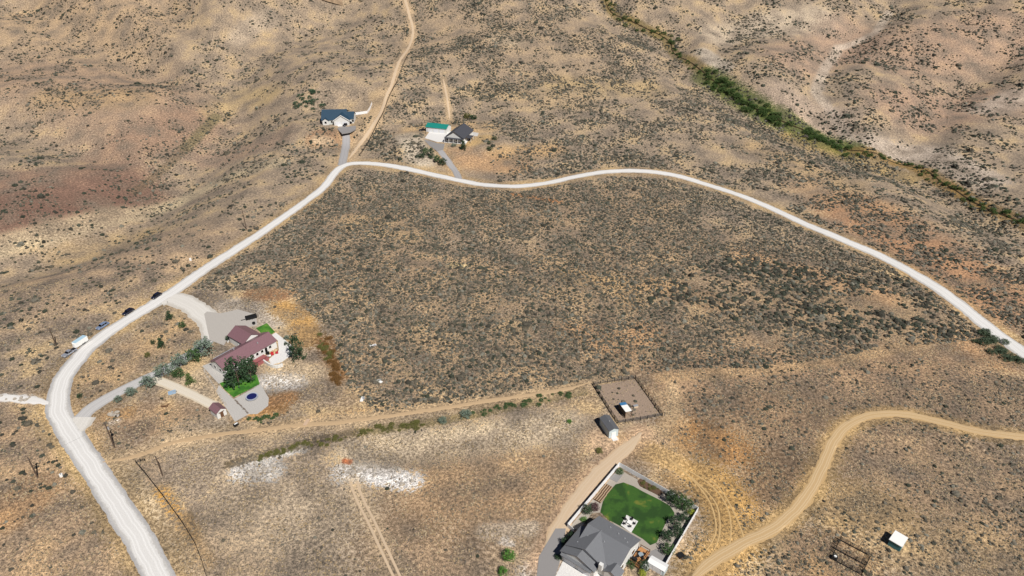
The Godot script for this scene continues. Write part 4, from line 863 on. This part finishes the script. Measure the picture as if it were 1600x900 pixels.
# ================= plants
var lumps := []
func lump_mesh(v: int) -> ArrayMesh:
	if lumps.is_empty():
		for s in 5:
			var r2 := RandomNumberGenerator.new(); r2.seed = 900 + s
			var st := mb(); var na := 8; var nr := 4; var P := []
			for j in nr + 1:
				var row := []
				for i in na:
					var ph := (j / float(nr)) * PI * 0.62; var th := TAU * (i + 0.5 * (j % 2)) / na
					var rr := r2.randf_range(0.72, 1.28)
					row.append(Vector3(sin(ph) * cos(th) * rr, cos(ph) * 0.85 * rr, sin(ph) * sin(th) * rr) if j > 0 else Vector3(0, 0.85, 0))
				P.append(row)
			for j in nr:
				for i in na:
					var k := (i + 1) % na
					if j > 0: quad(st, P[j][i], P[j][k], P[j + 1][k], P[j + 1][i])
					else:
						for q in [P[0][0], P[1][k], P[1][i]]: st.add_vertex(q)
			# twigs standing out of the dome
			for q in 10:
				var d := Vector3(r2.randf_range(-1, 1), r2.randf_range(0.2, 1.0), r2.randf_range(-1, 1)).normalized()
				var sd := d.cross(Vector3(0.3, 0.9, 0.1)).normalized() * 0.22
				for vv in [d * 0.6 - sd, d * 0.6 + sd, d * r2.randf_range(1.2, 1.5)]: st.add_vertex(vv)
			st.generate_normals(); lumps.append(st.commit())
	return lumps[v]
var crowns := {}
func crown_mesh(kind: String, v: int) -> ArrayMesh:
	var key := kind + str(v)
	if crowns.has(key): return crowns[key]
	var r2 := RandomNumberGenerator.new(); r2.seed = 50 + v * 7 + kind.length()
	var st := mb()
	var clumps := 46
	for c in clumps:
		var y := pow(r2.randf(), 0.9); var R := 1.0
		match kind:
			"round": R = sqrt(maxf(0.05, 1.0 - pow(absf(y - 0.45) / 0.58, 2.0)))
			"cone": R = (1.0 - y) * 0.95 + 0.1
			"column": R = 0.92 if y < 0.65 else 0.92 * sqrt(maxf(0.06, (1.04 - y) / 0.39))
		var th := r2.randf() * TAU; var rr := R * sqrt(r2.randf_range(0.12, 1.0)) * r2.randf_range(0.85, 1.1)
		var cc := Vector3(cos(th) * rr, y * 2.0, sin(th) * rr)
		for q in 18:
			var o := Vector3(r2.randfn(0, 0.15), r2.randfn(0, 0.15), r2.randfn(0, 0.15))
			var a := Vector3(r2.randf_range(-1, 1), r2.randf_range(-1, 1), r2.randf_range(-1, 1)).normalized()
			var b := a.cross(Vector3(r2.randf_range(-1, 1), r2.randf_range(-1, 1), r2.randf_range(-1, 1))).normalized()
			var s := r2.randf_range(0.07, 0.13)
			quad(st, cc + o - a * s, cc + o + b * s * 0.6, cc + o + a * s, cc + o - b * s * 0.6)
	st.generate_normals(); crowns[key] = st.commit()
	return crowns[key]
func leaf_mat(key, col: Color) -> StandardMaterial3D:
	if M.has(key): return M[key]
	var m := StandardMaterial3D.new(); m.albedo_color = col; m.roughness = 0.8; m.cull_mode = BaseMaterial3D.CULL_DISABLED
	m.backlight_enabled = true; m.backlight = Color(col.r * 0.3, col.g * 0.35, col.b * 0.2)
	M[key] = m
	return m
func tree(called, label, category, p: Vector3, r: float, h: float, kind: String, m, group = "", lift := 0.1):
	var t = thing(called, label, category, p, rng.randf() * TAU, group)
	var st := mb(); tube(st, Vector3(0, -0.3, 0), Vector3(0.03, h * 0.8, 0.02), 0.05 + r * 0.05, 0.03, 6)
	for k in 3:
		var a := TAU * k / 3.0 + 0.4
		tube(st, Vector3(0, h * (0.22 + 0.1 * k), 0), Vector3(cos(a) * r * 0.6, h * (0.45 + 0.1 * k), sin(a) * r * 0.6), 0.02 + r * 0.02, 0.02, 5)
	obj("trunk", st, M.bark, t)
	var o := MeshInstance3D.new(); o.mesh = crown_mesh(kind, rng.randi() % 3); o.material_override = m; o.name = "crown"; t.add_child(o, true)
	o.position.y = h * lift; o.scale = Vector3(r, h * (1.0 - lift) * 0.5, r)
	block_at(p, r * 0.8)
	return t
func planted_trees():
	var green := leaf_mat("leaf_green", C(64, 92, 48)); var dark := leaf_mat("leaf_dark", C(46, 72, 42)); var silver := leaf_mat("leaf_silver", C(112, 128, 112)); var lime := leaf_mat("leaf_lime", C(150, 160, 50)); var plum := leaf_mat("leaf_plum", C(84, 54, 56)); var olive := leaf_mat("leaf_olive", C(104, 104, 50)); var rusty := leaf_mat("leaf_rusty", C(120, 86, 40))
	for k in [
		["leafy_tree", "big dark green tree shading the bright lawn of the maroon roofed house", 374, 601, 4.6, 10.5, "round", dark], ["leafy_tree", "second dark green tree crowding the red deck corner", 393, 593, 3.6, 9.5, "round", dark],
		["columnar_tree", "tall dense columnar tree beyond the white patio", 466, 562, 2.9, 10.5, "column", dark],
		["leafy_tree", "largest silvery tree by the house end of the driveway", 322, 553, 3.9, 6.5, "round", silver], ["leafy_tree", "green bushy tree next to the largest silvery tree", 303, 564, 3.0, 5.0, "round", green], ["leafy_tree", "silvery tree in the middle of the driveway row", 281, 574, 2.9, 5.2, "round", silver],
		["leafy_tree", "silvery spiky tree between driveway and tan lane", 257, 589, 2.8, 5.2, "round", silver], ["leafy_tree", "silvery tree at the head of the tan lane", 234, 604, 2.6, 4.2, "round", silver], ["leafy_tree", "small bright green tree below the silvery driveway row", 280, 588, 2.2, 3.6, "round", green],
		["young_conifer", "cone shaped yellow green tree near the edging stones", 298, 601, 2.0, 5.0, "cone", leaf_mat("leaf_fresh", C(92, 112, 60))], ["leafy_tree", "low silvery bush farther down the driveway past the lane head", 206, 617, 1.9, 2.8, "round", silver], ["leafy_tree", "smallest dusky bush at the driveway edge near the fork", 185, 627, 1.4, 2.2, "round", silver],
		["young_conifer", "dark conifer at the top of the island inside the driveway loop", 266, 499, 1.9, 3.8, "cone", dark], ["garden_shrub", "round dark shrub beside the loop driveway curve", 285, 511, 1.5, 2.4, "round", green], ["young_conifer", "dark conifer in the middle of the driveway island", 253, 543, 1.9, 4.4, "cone", dark], ["garden_shrub", "small dark shrub left of the island conifer", 240, 537, 1.0, 1.8, "round", dark], ["garden_shrub", "scruffy olive shrub low on the driveway island", 231, 557, 1.2, 1.6, "round", olive], ["garden_shrub", "lone dark shrub at the tip of the driveway island", 125, 621, 0.9, 1.6, "round", dark],
		["garden_shrub", "little dark shrub by the garage wing entrance", 358, 532, 1.2, 2.4, "round", dark], ["garden_shrub", "small dark shrub in a pot on the white patio", 447, 539, 0.8, 1.4, "round", dark], ["garden_shrub", "grey shrub on the far edge of the white patio", 448, 530, 1.1, 1.5, "round", silver],
		["leafy_tree", "dark bush at the left end of the trees by the asphalt driveway", 659, 247, 1.9, 2.8, "round", dark], ["leafy_tree", "leafy green tree among the trees by the asphalt driveway", 666, 243, 2.2, 5.0, "round", green], ["columnar_tree", "tallest dark tree among the trees by the asphalt driveway", 675, 247, 2.1, 6.4, "column", dark], ["leafy_tree", "mid sized green tree next to the asphalt driveway", 683, 253, 2.2, 4.2, "round", green], ["leafy_tree", "dense round dark tree where the asphalt driveway narrows", 692, 257, 2.8, 4.0, "round", dark],
		["young_conifer", "dark conifer in front of the charcoal roofed house", 724, 234, 2.8, 6.0, "cone", dark], ["garden_shrub", "grey bush in front of the charcoal house porch", 709, 229, 1.8, 2.0, "round", silver], ["garden_shrub", "dark bush on the bare ground right of the dry lawn", 765, 235, 2.0, 2.6, "round", dark], ["garden_shrub", "dark bush beyond the concrete pad of the charcoal house", 773, 218, 1.9, 2.4, "round", dark], ["garden_shrub", "smaller dark bush between two bushes right of the dry lawn", 764, 225, 1.4, 1.9, "round", dark],
		["garden_shrub", "yellow green thicket on the slope behind the charcoal house", 731, 184, 3.0, 3.0, "round", olive], ["garden_shrub", "dark green thicket on the slope behind the charcoal house", 739, 186, 3.0, 2.8, "round", dark],
		["leafy_tree", "bluish green tree beside the rear vinyl fence, end of the group", 1047, 784, 1.7, 4.2, "round", dark], ["leafy_tree", "full green tree in the middle of the group at the rear vinyl fence", 1060, 791, 2.0, 4.6, "round", green], ["leafy_tree", "green tree of the rear fence group nearest the fence corner", 1073, 798, 1.7, 4.0, "round", green], ["garden_shrub", "yellow flowering shrub in the fence corner", 1080, 803, 1.1, 1.3, "round", lime],
		["leafy_tree", "round dark tree in stones close to the yellow shrub", 1068, 814, 1.5, 2.8, "round", dark], ["leafy_tree", "round dark tree at the lawn edge next to the brown turf", 1053, 820, 1.7, 3.0, "round", dark], ["leafy_tree", "round tree in stones midway along the field side fence", 1058, 836, 1.7, 3.0, "round", dark], ["leafy_tree", "round dark tree standing at the lawn's narrow end", 1040, 843, 1.7, 3.2, "round", dark], ["leafy_tree", "round green tree in stones above the grey parking pad", 1043, 863, 1.8, 3.2, "round", green],
		["leafy_tree", "dark green tree between drive fence and lawn", 917, 801, 1.5, 3.2, "round", dark], ["garden_shrub", "purple leaved bush next to the garden bed", 929, 796, 1.3, 2.2, "round", plum], ["garden_shrub", "green shrub in the corner by the grey paving", 968, 739, 1.2, 1.6, "round", green], ["garden_shrub", "light green shrub by the left gable of the grey house", 912, 813, 1.0, 0.9, "round", leaf_mat("leaf_grass", C(84, 124, 50))],
		["leafy_tree", "dark shrub row bush beside the grey driveway pad, upper", 893, 843, 1.3, 2.6, "round", dark], ["leafy_tree", "dark shrub row bush beside the grey driveway pad, lower", 884, 853, 1.4, 2.4, "round", dark], ["garden_shrub", "dark bush at the white concrete apron corner", 873, 873, 1.0, 1.5, "round", dark],
		["leafy_tree", "dark tree beside the small white storage shed", 1006, 889, 1.5, 3.0, "round", dark], ["garden_shrub", "lime green shrub below the dark tree by the white shed", 1003, 899, 1.1, 1.6, "round", lime], ["garden_shrub", "fresh green shrub against the east wall of the grey house", 985, 885, 1.3, 2.0, "round", green], ["leafy_tree", "bright green tree alone beside the dry field and drive", 795, 873, 1.7, 3.4, "round", leaf_mat("leaf_bright", C(80, 128, 44))], ["garden_shrub", "bright green bush below the lone bright tree", 786, 896, 1.3, 1.8, "round", M.leaf_bright],
		["garden_shrub", "large silvery bush on the green ditch line, the bigger of two", 727, 651, 2.0, 2.4, "round", silver], ["garden_shrub", "silvery bush on the green ditch line, the smaller of two", 692, 659, 1.5, 1.7, "round", silver], ["garden_shrub", "green bush on the bank above the pale rocky strip", 889, 660, 0.9, 1.1, "round", M.leaf_bright], ["garden_shrub", "low green bush at the dirt drive bend", 936, 706, 1.2, 1.1, "round", olive]]:
		tree(k[0], k[1], "shrub" if "shrub" in k[0] else "tree", px(k[2], k[3]), k[4], k[5], k[6], k[7], "", 0.04 if "shrub" in k[0] or k[6] != "round" else 0.1)
	var sets := [["ditch_shrub", "green bush growing along the ditch line", [[560, 676], [600, 671], [640, 665], [660, 662]], 26, 0.9, olive], ["ditch_shrub", "green bush growing along the ditch line", [[740, 646], [790, 637], [840, 627], [900, 613]], 26, 0.8, green], ["ditch_weed", "dark dry weed clump growing along the ditch line", [[400, 716], [460, 700], [540, 682]], 40, 0.7, olive],
		["creek_willow", "green willow bush crowding the creek bed", [[1105, 118], [1130, 138], [1165, 160], [1195, 178], [1225, 192]], 74, 2.3, leaf_mat("leaf_creek", C(66, 92, 36))], ["creek_willow", "green willow bush crowding the creek bed", [[1262, 208], [1290, 220], [1325, 236]], 40, 2.0, M.leaf_creek], ["creek_willow", "green willow bush crowding the creek bed", [[945, 0], [975, 35], [1030, 52], [1052, 70]], 30, 1.9, M.leaf_creek], ["creek_willow", "green willow bush crowding the creek bed", [[1335, 238], [1400, 252], [1455, 272], [1490, 295], [1540, 325], [1598, 350]], 60, 1.5, M.leaf_creek], ["creek_willow", "green willow bush crowding the creek bed", [[1054, 74], [1058, 88], [1080, 104], [1105, 118]], 26, 1.4, M.leaf_creek],
		["hillside_juniper", "dark green bush in the thicket uphill of the blue roofed house", [[470, 157], [480, 155], [491, 156]], 20, 2.2, leaf_mat("leaf_juniper", C(60, 92, 66))], ["roadside_brush", "tall green brush along the outer road bend", [[1528, 520], [1548, 540], [1568, 553], [1585, 562]], 22, 1.7, leaf_mat("leaf_road", C(70, 86, 62))],
		["rusty_weed", "rusty green weed clump beyond the columnar tree", [[505, 528], [516, 552], [524, 578], [530, 598]], 46, 0.9, rusty], ["rusty_weed", "rusty green weed clump beyond the columnar tree", [[500, 530], [518, 560]], 14, 0.9, olive], ["flower_clump", "low flowering clump in the bed by the rear vinyl fence", [[1000, 753], [1030, 770]], 14, 0.5, olive], ["yard_weed", "green weed patch below the gravel yard", [[392, 654], [412, 656], [430, 648]], 14, 0.7, green]]
	for s in sets:
		var pts: Array = s[2]
		for k in s[3]:
			var f: float = (k + rng.randf()) / float(s[3]) * (pts.size() - 1); var i := mini(int(f), pts.size() - 2); var u := f - i
			var p := px(lerpf(pts[i][0], pts[i + 1][0], u), lerpf(pts[i][1], pts[i + 1][1], u)); var sp: float = s[4] * (2.2 if "juniper" in s[0] else (1.35 if "willow" in s[0] else 1.3))
			p.x += rng.randfn(0, sp); p.z += rng.randfn(0, sp); p.y = hgt(p.x, -p.z) + (0.3 if s[0] == "flower_clump" else 0.0)
			var o := MeshInstance3D.new(); o.mesh = crown_mesh("round", rng.randi() % 3); o.material_override = s[5]; o.name = numbered(s[0]); add_child(o, true)
			var r: float = s[4] * rng.randf_range(0.45, 1.4); o.position = p - Vector3(0, r * 0.25, 0); o.scale = Vector3(r, r * 0.55, r); o.rotation.y = rng.randf() * TAU
			tag(o, s[1], "shrub", s[1]); block_at(p, r * 0.7)
func creek_growth():
	var w := mat("creek_water", Color(0.24, 0.20, 0.13), 0.25)
	ribbon("creek", CREEK, 1.3, w, 0.10, 1.5, 0.5)

# ---- sagebrush: the 300 that show largest are things, the rest one mass
func poly_px(a: Array) -> PackedVector2Array:
	var p := PackedVector2Array()
	for k in range(0, a.size(), 2): p.append(Vector2(a[k], a[k + 1]))
	return p
func brush():
	var regions := [     # polygon in the photograph, plants per square metre, size, patchiness, share of dark green
		[poly_px([1000, 470, 1120, 400, 1400, 430, 1520, 520, 1380, 545, 1200, 500]), 0.60, 0.54, 0.5, 0.7],
		[poly_px([545, 265, 640, 270, 720, 292, 810, 300, 900, 285, 960, 275, 1040, 280, 1120, 300, 1250, 355, 1400, 420, 1480, 470, 1540, 530, 1380, 545, 1200, 575, 1080, 575, 930, 596, 760, 630, 600, 650, 545, 610, 520, 520, 440, 450, 330, 455, 300, 450, 420, 365, 500, 305]), 1.4, 0.35, 0.36, 0.3],
		[poly_px([640, -20, 940, -20, 1050, 80, 1330, 235, 1620, 350, 1620, 540, 1440, 425, 1200, 318, 1000, 262, 860, 278, 780, 284, 750, 215, 690, 185, 600, 240, 560, 250, 610, 140]), 0.42, 0.46, 0.7, 0.35],
		[poly_px([560, 245, 600, 170, 690, 190, 650, 260]), 0.36, 0.58, 0.4, 0.3],
		[poly_px([940, -20, 1640, -20, 1640, 360, 1330, 235, 1050, 80]), 0.13, 0.55, 1.2, 0.6],
		[poly_px([-40, -20, 640, -20, 620, 140, 540, 240, 430, 300, 300, 280, 120, 340, -40, 370]), 0.095, 0.52, 1.2, 0.55],
		[poly_px([-40, 370, 300, 280, 530, 250, 400, 360, 250, 450, 60, 570, -40, 600]), 0.07, 0.52, 0.8, 0.5],
		[poly_px([-40, 600, 60, 570, 90, 650, 220, 860, 240, 920, -40, 920]), 0.045, 0.5, 0.9, 0.5],
		[poly_px([110, 600, 250, 480, 310, 500, 310, 540, 140, 640]), 0.08, 0.5, 0.7, 0.5],
		[poly_px([150, 640, 330, 640, 450, 660, 200, 720]), 0.04, 0.42, 0.8, 0.4],
		[poly_px([927, 603, 992, 593, 1033, 649, 966, 660]), 0.14, 0.5, 0.6, 0.5],
		[poly_px([1440, 560, 1640, 600, 1640, 920, 1060, 920, 1060, 600, 1200, 578]), 0.42, 0.27, 0.5, 0.2],
	]
	var tints := [Color(0.095, 0.083, 0.058), Color(0.070, 0.062, 0.045), Color(0.125, 0.112, 0.085), Color(0.155, 0.148, 0.115)]
	var dark_tints := [Color(0.03, 0.036, 0.022), Color(0.036, 0.034, 0.024), Color(0.055, 0.06, 0.042)]
	var patch := FastNoiseLite.new(); patch.seed = 31; patch.frequency = 1.0 / 26.0; patch.fractal_octaves = 4
	var list := []
	var D := 85.0
	while D < 740.0:
		var half := minf(518.0, (D * 0.857 + 82.0) * 0.80 + 10.0)
		var dens := 1.4
		var n := int(2.0 * half * 4.0 * dens)
		for q in n:
			var x := rng.randf_range(-half, half); var d := D + rng.randf() * 4.0
			if blocked(x, d): continue
			var p := Vector3(x, hgt(x, d), -d); var s := to_px(p)
			var reg = null
			for r in regions:
				if Geometry2D.is_point_in_polygon(s, r[0]):
					reg = r; break
			var de := 0.008; var sz := 0.35; var pa := 0.8; var dk := 0.3
			if reg != null:
				de = reg[1]; sz = reg[2]; pa = reg[3]; dk = reg[4]
			var nz := patch.get_noise_2d(x, d); var nz2 := n_big.get_noise_2d(x * 1.3 + 700.0, d * 1.3)
			var pr := de / dens * clampf(1.0 + pa * (nz * 2.8 + nz2 * 2.6), 0.0, 2.4)
			if rng.randf() > pr: continue
			var r0 := sz * exp(rng.randfn(0.0, 0.42))
			var tint: Color = dark_tints[rng.randi() % 3] if rng.randf() < dk else tints[mini(3, int(pow(rng.randf(), 1.5) * 4.0))]
			var depth := d * 0.857 + (CAMH - p.y) * 0.515
			var inframe := s.x > 0.0 and s.x < 1600.0 and s.y > 0.0 and s.y < 900.0
			list.append([(r0 / depth) if inframe else 0.0, p, r0, tint])
		D += 4.0
	list.sort_custom(func(a, b): return a[0] > b[0])
	var vm := StandardMaterial3D.new(); vm.vertex_color_use_as_albedo = true; vm.roughness = 0.95; vm.cull_mode = BaseMaterial3D.CULL_DISABLED
	var solo := {}
	for k in mini(300, list.size()):
		var e = list[k]; var o := MeshInstance3D.new(); o.mesh = lump_mesh(k % 5)
		var c: Color = e[3]; var key := c.to_html()
		if not solo.has(key):
			var m := StandardMaterial3D.new(); m.albedo_color = c.linear_to_srgb(); m.roughness = 0.95; m.cull_mode = BaseMaterial3D.CULL_DISABLED; solo[key] = m
		o.material_override = solo[key]; o.name = numbered("sagebrush"); add_child(o, true)
		o.position = e[1] - Vector3(0, e[2] * 0.1, 0); o.scale = Vector3(e[2], e[2] * rng.randf_range(0.7, 1.0), e[2] * rng.randf_range(0.8, 1.2)); o.rotation.y = rng.randf() * TAU
		tag(o, "large rounded sagebrush standing out from the smaller brush around it", "shrub", "large sagebrush bushes")
	mass("sagebrush_cover", "dense cover of small grey sagebrush over the dry fields and hills", list.slice(300), vm)
	print("brush ", list.size())
	# dry grass tufts and stubble on the near fields
	var tufts := []
	for q in 300000:
		var d := 88.0 + 190.0 * rng.randf(); var half := (d * 0.857 + 82.0) * 0.78
		var x := rng.randf_range(-half, half)
		if rng.randf() > half / 250.0 or blocked(x, d): continue
		var nz := patch.get_noise_2d(x * 2.0 + 90.0, d * 2.0)
		if rng.randf() > 0.42 + nz * 1.3: continue
		var c: Color = [Color(0.30, 0.22, 0.12), Color(0.20, 0.155, 0.10), Color(0.13, 0.11, 0.085), Color(0.38, 0.30, 0.19)][rng.randi() % 4]
		tufts.append([0.0, Vector3(x, hgt(x, d), -d), rng.randf_range(0.1, 0.26), c])
	mass("dry_grass", "low dry grass tufts and stubble scattered over the near fields", tufts, vm)
	print("tufts ", tufts.size())
func mass(called, label, items: Array, m):
	var nv := 5
	var holder := []
	for v in 1:
		var mm := MultiMesh.new(); mm.transform_format = MultiMesh.TRANSFORM_3D; mm.use_colors = true
		mm.mesh = lump_mesh(2); mm.instance_count = items.size()
		var buf := PackedFloat32Array(); buf.resize(items.size() * 16)
		for i in items.size():
			var e = items[i]; var r: float = e[2]; var a := rng.randf() * TAU; var p: Vector3 = e[1]; var c: Color = e[3]; var j := i * 16
			var sy := r * rng.randf_range(0.65, 1.0); var sz := r * rng.randf_range(0.75, 1.25); var g := rng.randf_range(0.8, 1.2)
			buf[j] = cos(a) * r; buf[j + 1] = 0; buf[j + 2] = sin(a) * sz; buf[j + 3] = p.x
			buf[j + 4] = 0; buf[j + 5] = sy; buf[j + 6] = 0; buf[j + 7] = p.y - r * 0.1
			buf[j + 8] = -sin(a) * r; buf[j + 9] = 0; buf[j + 10] = cos(a) * sz; buf[j + 11] = p.z
			buf[j + 12] = c.r * g; buf[j + 13] = c.g * g; buf[j + 14] = c.b * g; buf[j + 15] = 1.0
		mm.buffer = buf
		var o := MultiMeshInstance3D.new(); o.multimesh = mm; o.material_override = m; o.name = called; add_child(o)
		tag(o, label, "brush" if "sage" in called else "grass"); o.set_meta("kind", "stuff")
